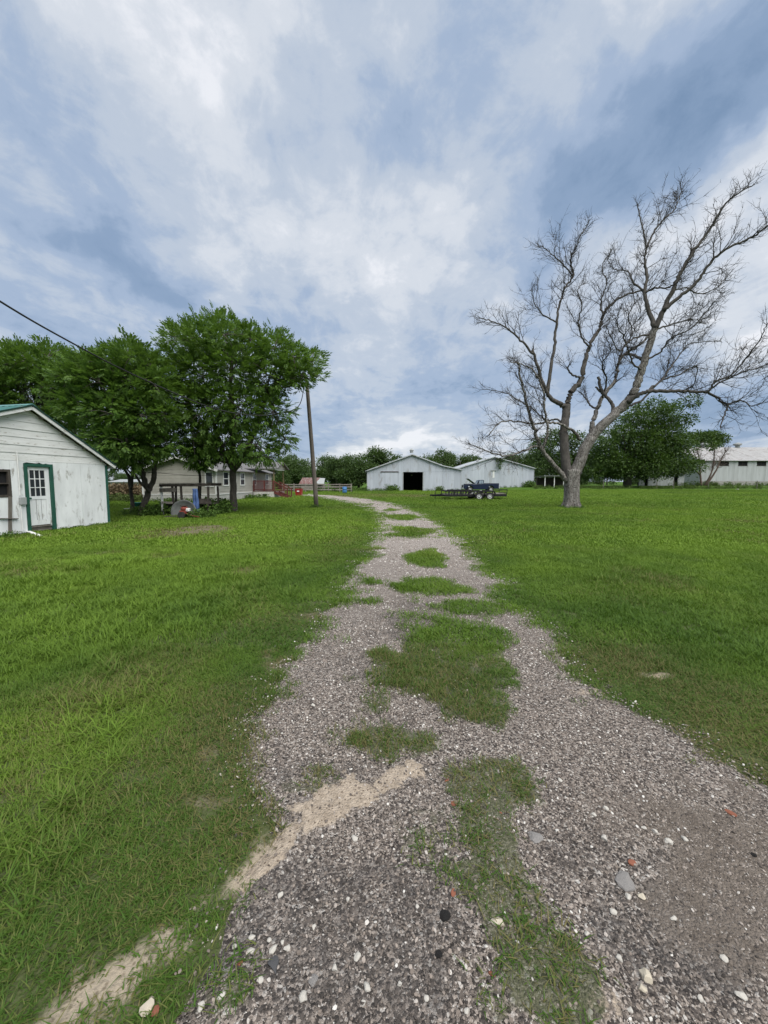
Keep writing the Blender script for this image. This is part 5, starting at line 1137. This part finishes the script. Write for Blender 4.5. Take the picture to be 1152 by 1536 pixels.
leafy_tree('leafy tree with a forked dark trunk between the shed and the timber stand', (bb_.x, bb_.y, 0), [([(212, 774), (220, 745), (224, 732)], [.145, .13, .12]), ([(223, 735), (214, 715), (209, 690), (205, 650)], [.11, .10, .09, .07]), ([(224, 735), (232, 712), (233, 690), (238, 640)], [.12, .11, .10, .07])],
           [(130, 535, 26), (165, 525, 26), (195, 520, 26), (222, 535, 24), (110, 560, 28), (150, 570, 38), (195, 570, 38), (232, 575, 26), (120, 610, 32), (165, 620, 40), (210, 622, 38), (245, 625, 24), (150, 660, 26), (190, 665, 30), (225, 668, 28), (252, 668, 18), (175, 690, 14), (205, 690, 16)],
           bb_.y, 7800, M['leaf_b'], .95, 6, 2.2)
bc = gp(198, 772)
leafy_tree('slim dark tree trunk leaning beside the forked trunk', (bc.x, bc.y, 0), [([(200, 772), (197, 740), (193, 715), (182, 695)], [.10, .08, .07, .05]), ([(196, 735), (200, 705), (200, 670)], [.07, .06, .04])],
           [(165, 655, 18), (185, 650, 18), (205, 655, 16), (180, 632, 18), (178, 690, 9)], bc.y, 1500, M['leaf_b'], .9, 7, 1.0)
bd = gp(60, 764)
leafy_tree('broad dark green tree rising behind the shed roof', (bd.x, bd.y, 0), [([(60, 764), (60, 700), (58, 640)], [.28, .24, .18])],
           [(-40, 545, 40), (5, 535, 36), (40, 525, 32), (72, 522, 28), (100, 530, 22), (-20, 590, 44), (35, 580, 44), (85, 575, 38), (110, 600, 28), (20, 640, 44), (75, 640, 42), (115, 655, 28), (-40, 640, 44), (140, 690, 20), (90, 690, 26)],
           bd.y, 9000, M['leaf_b'], 1.05, 8, 2.8)
bs = gp(300, 764); leafy_tree('slender young trunk rising behind the timber stand', (bs.x, bs.y, 0), [([(299, 762), (300, 730), (300, 700)], [.09, .08, .06])], [(300, 690, 16), (292, 675, 18), (308, 668, 18)], bs.y, 900, M['leaf_a'], .9, 9, .8)

# ---- big oak at the right and the tree wall: larger leaf clumps, far away
quad = (np.array([(0, 0, 0), (.5, .32, .05), (1, 0, -.1), (.5, -.32, .05)]), np.array([(0, 1, 2, 3)]))
def clump_tree(name, label, px_cl, Y, base_px, n, mat, size, seed, depth, trunk_r, group=None, nofoot=False):
    g = np.random.default_rng(seed); bx = at(base_px, 735, Y).x; gz_ = gzf(bx, Y); t = thing(name, label, 'tree', (bx, Y, gz_), 0, group); cl = []
    for a, b, r_ in px_cl:
        c = at(a, b, Y); rr = r_ / F * Y * .84
        for k in (-1, 0, 1): cl.append((c.x - bx + g.normal() * .3, k * depth * .6 + g.normal() * .4, c.z - gz_, rr * g.uniform(.8, 1.1)))
    top_ = np.mean([c[2] for c in cl])
    MB().tube([(0, 0, -.2), (.1, 0, top_ * .3), (0, .1, top_ * .6), (.1, 0, top_)], [trunk_r * 1.25, trunk_r, trunk_r * .8, trunk_r * .4], 10).build('trunk', M['bark'], t, True)
    for c in cl[::2]:
        C_ = Vector(c[:3]); e = Vector((0, 0, top_ * .4)); pts = wig(bez(e, e.lerp(C_, .5) + Vector((0, 0, .6)), C_, 6), .12, g)
        MB().tube(pts, [trunk_r * .35 * (1 - .8 * i / 5) for i in range(6)], 5).build('limb', M['bark'], t)
    pos, d = crown_points(cl, n, g, .5); pos[:, 2] = np.maximum(pos[:, 2], .1)
    V, Fq = place(quad, pos, d * .9 + g.normal(0, .6, pos.shape), size * g.uniform(.55, 1.3, n), g, .6)
    np_mesh('crown', V, Fq, mat, t); return t
clump_tree('oak_tree', 'huge dense green oak behind the bare tree, crown nearly touching the ground', [(905, 690, 22), (898, 668, 14), (926, 652, 18), (946, 630, 16), (966, 613, 15), (990, 624, 18), (1014, 608, 12), (1022, 632, 13), (948, 664, 26), (990, 660, 28), (1022, 662, 16), (1042, 670, 11), (922, 700, 24), (962, 697, 28), (1002, 695, 25), (1027, 700, 13), (886, 708, 13), (972, 640, 16)],
           75.0, 940, 52000, M['leaf_oak'], .38, 21, 4.5, .62)
clump_tree('tree', 'small rounded dark tree above the warehouse roof end', [(1052, 656, 11), (1066, 655, 12), (1078, 659, 9), (1060, 668, 12)], 104.0, 1062, 9000, M['leaf_oak'], .42, 22, 3.0, .3)
clump_tree('tree', 'loose pale green tree between the blank barn and the bare trunk', [(815, 668, 16), (838, 655, 16), (862, 662, 16), (826, 690, 20), (852, 690, 20), (875, 690, 16), (806, 702, 12), (870, 712, 12), (840, 715, 14)], 86.0, 842, 16000, M['leaf_far'], .42, 23, 4.0, .35)
# the wall of trees behind the barns: a few kinds, each tree its own object
protos = []
for k in range(4):
    g = np.random.default_rng(60 + k); cls = []
    for j in range(13):
        h = g.uniform(.08, 1); rr = .5 * math.sin(min(1, h * 1.05) * 3.0) + .12; a = g.uniform(0, 6.28)
        cls.append((rr * math.cos(a) * .75, rr * math.sin(a) * .75, h * .82 + .04, g.uniform(.13, .26)))
    pos, d = crown_points(cls, 9000, g, .45); pos[:, 2] = np.maximum(pos[:, 2], .02)
    V, Fq = place(quad, pos, d * .9 + g.normal(0, .6, pos.shape), .042 * g.uniform(.55, 1.35, len(pos)), g, .6)
    c_ = np_mesh('crown', V, Fq, M['leaf_far']); tk_ = MB().tube([(0, 0, -.03), (.01, 0, .3), (0, .01, .75)], [.035, .028, .01], 7).build('trunk', M['bark'])
    protos.append((c_, tk_))
used_ = set()
def row_tree(px, top_px, Y, k, wide, label, group):
    x = at(px, 735, Y).x; g_ = gzf(x, Y); h = at(px, top_px, Y).z - g_
    t = thing('tree', label, 'tree', (x, Y, g_), random.uniform(0, 6.28), group); t.scale = (h * wide, h * wide, h)
    for src in protos[k]:
        if src.name in used_: c = src.copy(); C.objects.link(c)
        else: c = src; used_.add(src.name)
        c.parent = t
gl_ = 'wall of trees behind the barns and house'
for i, (px, tp_, Y, k, wide) in enumerate([(428, 688, 88, 0, 1.0), (445, 683, 95, 1, 1.0), (462, 687, 90, 2, 1.05), (484, 684, 98, 3, 1.0), (505, 690, 92, 0, 1.1), (520, 684, 99, 1, 1.0), (538, 680, 94, 2, 1.1), (556, 679, 98, 3, 1.05), (572, 676, 96, 0, 1.0), (590, 684, 102, 1, 1.0), (602, 690, 96, 2, 1.0),
                                           (645, 685, 108, 3, 1.0), (656, 676, 108, 1, .9), (672, 682, 112, 0, .9), (690, 679, 106, 2, 1.0), (703, 684, 110, 3, 1.0), (720, 688, 106, 1, 1.0), (770, 684, 112, 0, 1.0), (788, 678, 108, 2, 1.0), (805, 676, 104, 3, 1.0), (410, 690, 84, 3, 1.0), (395, 686, 92, 2, 1.0)]):
    row_tree(px, tp_, Y, k, wide, 'leafy tree in the wall of woodland behind the barns and house', gl_)
for i, (px, tp_, Y, k) in enumerate([(150, 712, 96, 0), (172, 706, 92, 1), (196, 709, 98, 2), (222, 700, 94, 3), (120, 706, 90, 1), (240, 704, 100, 0)]):
    row_tree(px, tp_, Y, k, 1.3, 'low far tree beyond the reddish brush beside the shed', 'low trees beyond the brush')
for i, (px, tp_, Y, k) in enumerate([(880, 706, 110, 1), (910, 704, 108, 0), (1000, 700, 112, 2), (860, 704, 104, 3), (960, 702, 110, 1)]):
    row_tree(px, tp_, Y, k, 1.5, 'low far tree showing beneath the big oak crown', 'low trees beyond the oak')

# ================================================================== THE BARE TREE
db = gp(857, 762); DY = db.y; S_ = 2.4407
def zt(zx, zy, off=0.0): p_ = at(680 + zx / S_, 260 + zy / S_, DY + off); return p_ - Vector((db.x, DY, 0))
dead = thing('bare_tree', 'large leafless dead tree with spreading pale grey limbs on the lawn', 'tree', (db.x, DY, 0))
RU = DY / F / S_                                         # metres per traced pixel
def spline(P, n=5):
    out = []
    for i in range(len(P) - 1):
        p0, p1, p2, p3 = P[max(i - 1, 0)], P[i], P[i + 1], P[min(i + 2, len(P) - 1)]
        for k in range(n):
            t = k / n; out.append(.5 * ((2 * p1) + (p2 - p0) * t + (2 * p0 - 5 * p1 + 4 * p2 - p3) * t * t + (3 * p1 - p0 - 3 * p2 + p3) * t ** 3))
    out.append(P[-1]); return out
LIMBS = [  # traced points, start and end radius (traced px), depth at start and end (m), where twigs begin
    ([(418, 1130), (385, 1085), (348, 1045), (312, 985), (290, 920), (268, 840), (246, 745), (238, 690)], 15, 3, 0, -1.8, .35),
    ([(465, 975), (440, 945), (390, 917), (340, 912), (290, 918), (210, 905), (165, 918), (130, 958)], 8, 2, .3, -1.5, .4),
    ([(338, 1028), (300, 1000), (245, 1020), (190, 1035), (120, 1015), (60, 990)], 7, 2, -.4, -2.2, .3),
    ([(330, 1010), (345, 940), (335, 860), (330, 800), (300, 730), (255, 700), (210, 690)], 7, 2, -.5, -2.0, .3),
    ([(424, 1120), (406, 1010), (408, 920), (415, 850)], 22, 17, 0, .6, 2),
    ([(415, 862), (395, 845), (360, 825), (337, 790), (312, 720), (290, 645)], 14, 6, .6, .2, .6),
    ([(292, 660), (245, 612), (205, 572), (150, 545), (100, 530)], 6, 2, .2, -.6, .2),
    ([(345, 800), (358, 700), (372, 620), (378, 540), (390, 480), (410, 420), (440, 372), (428, 320), (442, 288), (470, 222), (495, 180)], 9, 2, .5, 1.6, .35),
    ([(438, 375), (400, 330), (365, 300), (330, 270)], 4, 1.6, 1.3, 1.0, .1),
    ([(378, 545), (330, 520), (300, 480), (285, 430)], 4, 1.6, .8, 0, .1),
    ([(414, 862), (430, 802), (468, 757), (480, 690), (500, 630), (535, 570), (548, 520), (578, 480), (622, 450), (690, 428)], 16, 4, .6, 2.4, .45),
    ([(548, 520), (540, 470), (560, 400), (545, 340), (575, 290)], 5, 1.6, 1.7, 2.6, .15),
    ([(472, 750), (440, 740), (418, 715), (428, 700)], 6, 3, 1, .7, .5),
    ([(445, 1100), (478, 1015), (520, 950), (580, 890), (640, 835), (666, 790), (690, 720), (716, 640), (738, 562)], 26, 13, 0, -.6, 2),
    ([(738, 566), (716, 500), (700, 440), (708, 380), (700, 320), (706, 262), (690, 190), (675, 120)], 11, 2, -.6, .9, .25),
    ([(707, 275), (740, 205), (780, 160), (812, 130), (830, 80), (835, 60)], 5, 1.6, .4, 1.3, .1),
    ([(738, 566), (770, 500), (800, 430), (830, 370), (870, 300), (900, 258), (950, 190), (990, 120), (1040, 75), (1100, 42)], 13, 2, -.6, -1.6, .3),
    ([(770, 502), (830, 452), (890, 400), (930, 340), (990, 282), (1060, 250), (1110, 225), (1160, 188), (1200, 200)], 9, 2.2, -.8, -3, .3),
    ([(700, 430), (660, 400), (640, 360), (600, 355), (575, 340)], 5, 1.6, -.1, 1.2, .1),
    ([(700, 440), (740, 420), (780, 420), (800, 410)], 5, 2.5, -.2, -1, .1),
    ([(640, 838), (680, 810), (730, 798), (810, 797), (880, 800), (930, 803), (990, 838), (1006, 852), (990, 890), (978, 930)], 11, 2, -.5, -3.2, .25),
    ([(932, 803), (960, 762), (1010, 742), (1070, 680), (1120, 612), (1148, 555)], 5, 1.6, -2.4, -3.8, .1),
    ([(945, 785), (1040, 735), (1100, 715), (1180, 690)], 4, 1.6, -2.5, -3, .1),
    ([(1005, 848), (1050, 832), (1090, 850), (1135, 838)], 4, 1.5, -2.9, -4, .1),
    ([(488, 1000), (506, 930), (520, 880), (546, 820), (592, 758), (602, 700), (628, 660), (690, 622), (722, 590)], 14, 4, .3, 2.2, .4),
    ([(578, 896), (586, 858), (568, 828), (542, 792), (530, 745)], 9, 6, -.2, .6, 2),
    ([(560, 815), (545, 805), (520, 782)], 6, 4, .4, .5, 2),
    ([(628, 662), (660, 665), (690, 682)], 6, 6, 1.5, -.3, 2),
    ([(690, 808), (750, 770), (790, 720), (830, 662), (872, 622), (980, 615)], 6, 1.6, -.6, 1.8, .2),
    ([(530, 862), (502, 850), (482, 822), (458, 798)], 6, 2, .8, 1.8, .3),
    ([(742, 570), (800, 552), (870, 535), (925, 552)], 5, 1.5, -.5, 1.5, .15),
    ([(716, 590), (650, 608), (610, 650), (582, 612), (562, 560)], 5, 1.6, -.5, -2, .2),
    ([(620, 860), (690, 830), (760, 760), (830, 735), (890, 705), (885, 760), (868, 795)], 6, 1.6, -.4, 2.4, .3),
    ([(602, 702), (622, 640), (655, 580), (640, 525), (662, 470), (650, 420)], 5, 1.6, 1.4, 2.6, .15),
    ([(500, 640), (472, 600), (458, 545), (472, 485), (455, 430), (480, 400)], 5, 1.6, 1.2, .4, .15),
    ([(690, 720), (655, 690), (625, 600), (600, 560), (610, 500)], 5, 1.6, -.5, -2.2, .15),
    ([(545, 822), (560, 760), (545, 700), (575, 650), (560, 600)], 5, 1.6, .8, -1.2, .2),
    ([(700, 690), (760, 650), (800, 600), (870, 570), (930, 500), (960, 470)], 5, 1.6, -.5, -2.4, .2),
    ([(800, 430), (850, 420), (900, 440), (960, 420), (1000, 380)], 4, 1.6, -.9, .8, .1),
    ([(408, 930), (380, 900), (340, 905), (300, 870), (240, 830), (180, 800), (110, 790)], 6, 1.6, .4, 2.0, .25),
]
segs = []                                                  # (points, start index) on which twigs grow
tk0 = [zt(432, 1225) * 1, zt(434, 1190), zt(435, 1150), zt(435, 1115), zt(436, 1085)]
tk0[0].z = -.2; tk0[0].y = 0
trunk_pts = spline(tk0, 4); tr_r = []
for p_ in trunk_pts: tr_r.append((25.5 + 17 * math.exp(-max(p_.z, 0) / .18) + 3 * max(0, (p_.z - 1.6))) * RU)
g = np.random.default_rng(77)
# fluted trunk: ring radius varies round the stem
mb = MB(); n = 28; vs = []
for p_, r_ in zip(trunk_pts, tr_r):
    for k in range(n):
        a = 2 * math.pi * k / n; rr = r_ * (1 + .07 * math.sin(5 * a + 1.0) + .04 * math.sin(9 * a + p_.z * 2) + .12 * math.exp(-max(p_.z, 0) / .3) * math.sin(5 * a + 1))
        vs.append(p_ + Vector((math.cos(a) * rr * 1.0, math.sin(a) * rr * .9, 0)))
fs = [(i * n + k, i * n + (k + 1) % n, (i + 1) * n + (k + 1) % n, (i + 1) * n + k) for i in range(len(trunk_pts) - 1) for k in range(n)] + [tuple((len(trunk_pts) - 1) * n + k for k in range(n))]
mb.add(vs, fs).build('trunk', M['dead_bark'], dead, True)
for pts, r0, r1, o0, o1, st_ in LIMBS:
    P = [zt(a, b, o0 + (o1 - o0) * i / (len(pts) - 1)) for i, (a, b) in enumerate(pts)]
    sm = spline(P, 6); nn = len(sm); sm = [p_ + Vector(g.normal(0, .022, 3)) if 0 < i < nn - 1 else p_ for i, p_ in enumerate(sm)]
    rad = [(r0 + (r1 - r0) * (i / (nn - 1)) ** .75) * RU * (.74 if st_ < 1 else .80) for i in range(nn)]
    MB().tube(sm, rad, 12 if r0 > 10 else 8).build('branch', M['dead_bark' if pts[0][1] > 940 and pts[0][0] != 424 else 'backlit_limb_bark'], dead, True)
    if st_ < 1: segs.append((sm, rad, st_))
# twigs: three orders, crooked, turning upward
TW = {'v': [], 'f': [], 'n': 0}
def strand(p, d, ln, r, nseg, up, crook):
    pts = [p]; q_ = p.copy(); d = d.normalized()
    for i in range(nseg):
        d = (d + Vector(g.normal(0, crook, 3)) + Vector((0, 0, up))).normalized(); q_ = q_ + d * (ln / nseg); pts.append(q_.copy())
    ref = Vector((.3, .2, .9)); vs = []
    for i, x in enumerate(pts):
        dd = (pts[min(i + 1, nseg)] - pts[max(i - 1, 0)]).normalized(); a = dd.cross(ref); a = a.normalized() if a.length > .05 else Vector((1, 0, 0)); b = dd.cross(a); rr = r * (1 - .72 * i / nseg)
        for k in range(3): t = 2.0944 * k; vs.append(x + (a * math.cos(t) + b * math.sin(t)) * rr)
    o = TW['n']; TW['v'] += [tuple(v) for v in vs]; TW['n'] += len(vs)
    for i in range(nseg):
        for k in range(3): k2 = (k + 1) % 3; TW['f'].append((o + i * 3 + k, o + i * 3 + k2, o + i * 3 + 3 + k2, o + i * 3 + 3 + k))
    return pts
cen = zt(560, 900)
for sm, rad, st_ in segs:
    nn = len(sm); ln_tot = sum((sm[i + 1] - sm[i]).length for i in range(nn - 1)); cnt = int(ln_tot * (1 - st_) / .25) + 3
    for c in range(cnt):
        t = st_ + (1 - st_) * (c + g.uniform()) / cnt; i = min(int(t * (nn - 1)), nn - 2); p = sm[i].lerp(sm[i + 1], t * (nn - 1) - i); tang = (sm[i + 1] - sm[i]).normalized()
        out_ = (p - cen); out_ = out_.normalized() if out_.length > .1 else Vector((0, 0, 1))
        side = Vector(g.normal(size=3)); side = (side - tang * side.dot(tang)).normalized()
        d = tang * .75 + side * .75 + out_ * .40; l1 = g.uniform(.6, 3.0) * (1.12 - .85 * t)
        p1 = strand(p, d, l1, max(.012, min(.028, rad[i] * .45)), 8, .06, .15)
        for b in range(int(3 + l1 * 3.4)):
            k = g.integers(1, 9); q_ = p1[k]; d2 = (p1[k] - p1[k - 1]).normalized() * .9 + Vector(g.normal(0, .50, 3)); l2 = g.uniform(.3, 1.25) * (1.1 - .62 * t)
            p2 = strand(q_, d2, l2, .0115, 4, .06, .17)
            for e in range(int(1 + l2 * 3)):
                k3 = g.integers(1, 5); strand(p2[k3], (p2[k3] - p2[k3 - 1]).normalized() * .7 + Vector(g.normal(0, .6, 3)), g.uniform(.12, .42), .0075, 2, .06, .2)
    tipd = (sm[-1] - sm[-2]).normalized()
    for b in range(3): strand(sm[-1], tipd + Vector(g.normal(0, .4, 3)), g.uniform(.15, .5), .014, 4, .03, .2)
tg = np_mesh('twigs', np.array(TW['v']), np.array(TW['f']), M['backlit_twig_bark'], dead); tg['kind'] = 'stuff'
# small bare tree before the warehouse
DB2 = Vector((at(1060, 735, 80).x, 80, 0)); DB2.z = gzf(DB2.x, 80); d2t = thing('bare_shrub', 'small bare brown tree with several stems before the warehouse wall', 'tree', tuple(DB2))
M['brown_twig'] = pm('brown_twig', (.13, .095, .075), (.085, .062, .05), 9, .95, .5)
TW = {'v': [], 'f': [], 'n': 0}
for pts in ([(1052, 728), (1050, 705), (1049, 690), (1046, 675)], [(1056, 728), (1066, 712), (1070, 695), (1072, 675)], [(1058, 728), (1074, 706), (1080, 692), (1089, 677)], [(1050, 712), (1040, 703), (1026, 705)]):
    P = [at(a, b, 80 + random.uniform(-.5, .5)) - DB2 for a, b in pts]; P[0].z = max(-.1, P[0].z - .4) if pts[0][1] > 720 else P[0].z; sm = spline(P, 4)
    MB().tube(sm, [.20 - .14 * i / (len(sm) - 1) for i in range(len(sm))], 7).build('stem', M['brown_twig'], d2t, True)
    for i in range(5, len(sm)):
        for b in range(5): q1 = strand(sm[i], (sm[i] - sm[i - 1]).normalized() * .6 + Vector(g.normal(0, .6, 3)), g.uniform(.8, 2.2), .04, 5, .06, .2); [strand(q1[k], Vector(g.normal(0, .7, 3)) + Vector((0, 0, .4)), g.uniform(.4, 1.0), .025, 3, .05, .2) for k in (2, 3, 4, 5)]
np_mesh('twigs', np.array(TW['v']), np.array(TW['f']), M['brown_twig'], d2t)['kind'] = 'stuff'

# ================================================================== WEEDS, BRUSH, VINE
def weed_clump(name, n, h, wd, mat, seed):
    g = np.random.default_rng(seed); pos = np.stack([g.normal(0, .22, n), g.normal(0, .22, n), g.uniform(0, 1, n) ** 1.3 * h * .8], 1)
    d = g.normal(0, .6, (n, 3)) + np.array([0, 0, .8]); V, Fq = place(quad, pos, d, wd * g.uniform(.6, 1.4, n), g, .8); return np_mesh(name, V, Fq, mat)
m, nt = new_mat('weed_leaf'); s = NT(nt); i = s.island(); w_t = s.attr('tint', 'INSTANCER')
col = s.mix(i, (.040, .085, .016), (.095, .165, .030)); col = s.mix(w_t, col, s.mix(i, (.10, .062, .040), (.19, .13, .085))); s.out(col, .7, None, 0, .2, (.2, col)); M['weed'] = m
weed_src = src_collection('weed_sources', [weed_clump('weed%d' % k, 70, 1.0, .17, M['weed'], 200 + k) for k in range(4)])
WP = []
def weeds_line(pxa, pxb, base, Y, n, h0, h1, tint, jit=.6):
    for k in range(n):
        px = random.uniform(pxa, pxb); x = at(px, base, Y).x; y = Y + random.uniform(-jit, jit); WP.append((x, y, gzf(x, y), random.uniform(h0, h1), tint))
weeds_line(551, 603, 737, 63.3, 40, .3, .7, 0); weeds_line(580, 594, 737, 63.2, 14, .8, 1.5, 0); weeds_line(640, 690, 737, 63.2, 30, .2, .6, 0); weeds_line(655, 668, 737, 63.2, 10, .6, 1.1, .1)
weeds_line(690, 800, 735, 75.2, 50, .2, .6, 0); weeds_line(786, 800, 735, 75, 20, .7, 1.6, 0)
weeds_line(800, 1200, 735, 71.0, 420, .25, .75, .12, 2.0); weeds_line(1000, 1200, 735, 82, 90, .4, 1.0, .1, 1.5); weeds_line(1035, 1075, 735, 81, 24, .6, 1.3, .1, 1.0)
weeds_line(528, 552, 737, 64, 20, .5, 1.0, 0); weeds_line(424, 530, 737, 58.6, 90, .3, .8, .05); weeds_line(160, 224, 750, 36, 150, .9, 1.7, .85, 3.0); weeds_line(160, 224, 752, 31, 60, .3, .8, .2, 2.0)
weeds_line(188, 240, 770, 18.2, 60, .25, .6, 0, .5); weeds_line(245, 335, 770, 18.9, 110, .25, .75, 0, .7); weeds_line(318, 340, 766, 19.6, 30, .4, .9, 0, .5); weeds_line(365, 400, 750, 35, 30, .25, .6, 0); weeds_line(220, 320, 755, 29.2, 60, .2, .5, .0, .3)
weeds_line(290, 318, 776, 17.1, 26, .2, .5, 0, .3); weeds_line(468, 483, 763, 23.4, 22, .10, .28, 0, .25); weeds_line(842, 874, 763, 23.2, 60, .10, .26, 0, .55)
for k in range(16): u = random.uniform(UL + .5, d0 - .35); q_ = P1 + wdir * u + wnorm * random.uniform(.05, .5); WP.append((q_.x, q_.y, 0, random.uniform(.10, .26), 0))
for k in range(26): u = random.uniform(d1, .1); q_ = P1 + wdir * u + wnorm * random.uniform(.02, .12); WP.append((q_.x, q_.y, 0, random.uniform(.05, .14), 0))
WP = np.array(WP); n = len(WP)
scatter('weeds', WP[:, :3], np.stack([np.zeros(n), np.zeros(n), rng.uniform(0, 6.28, n)], 1), np.stack([np.clip(WP[:, 3], .2, 1.2) * 1.1, np.clip(WP[:, 3], .2, 1.2) * 1.1, WP[:, 3]], 1), rng.integers(0, 4, n), weed_src, {'tint': WP[:, 4]}, 'rough weeds and brush along walls, fences and trunks', 'weeds')
# vine on the blank barn's gable
vg = np.random.default_rng(9); vb = at(750, 690, 75.5); n = 170; pos = np.stack([vg.normal(0, .30, n) + .1 * vg.normal(size=n), vg.normal(0, .15, n), -vg.uniform(0, 1, n) ** 1.6 * 2.2], 1); pos[:, 0] *= (1.3 + pos[:, 2] / 3.2)
V, Fq = place(quad, pos, vg.normal(0, .6, (n, 3)) - np.array([0, .3, .4]), .32 * vg.uniform(.6, 1.3, n), vg, .8)
vn = np_mesh('vine', V, Fq, M['leaf_oak']); vn.location = (vb.x, 75.5, vb.z + .4); tag(vn, 'dark vine hanging from the ridge of the blank barn', 'vine')
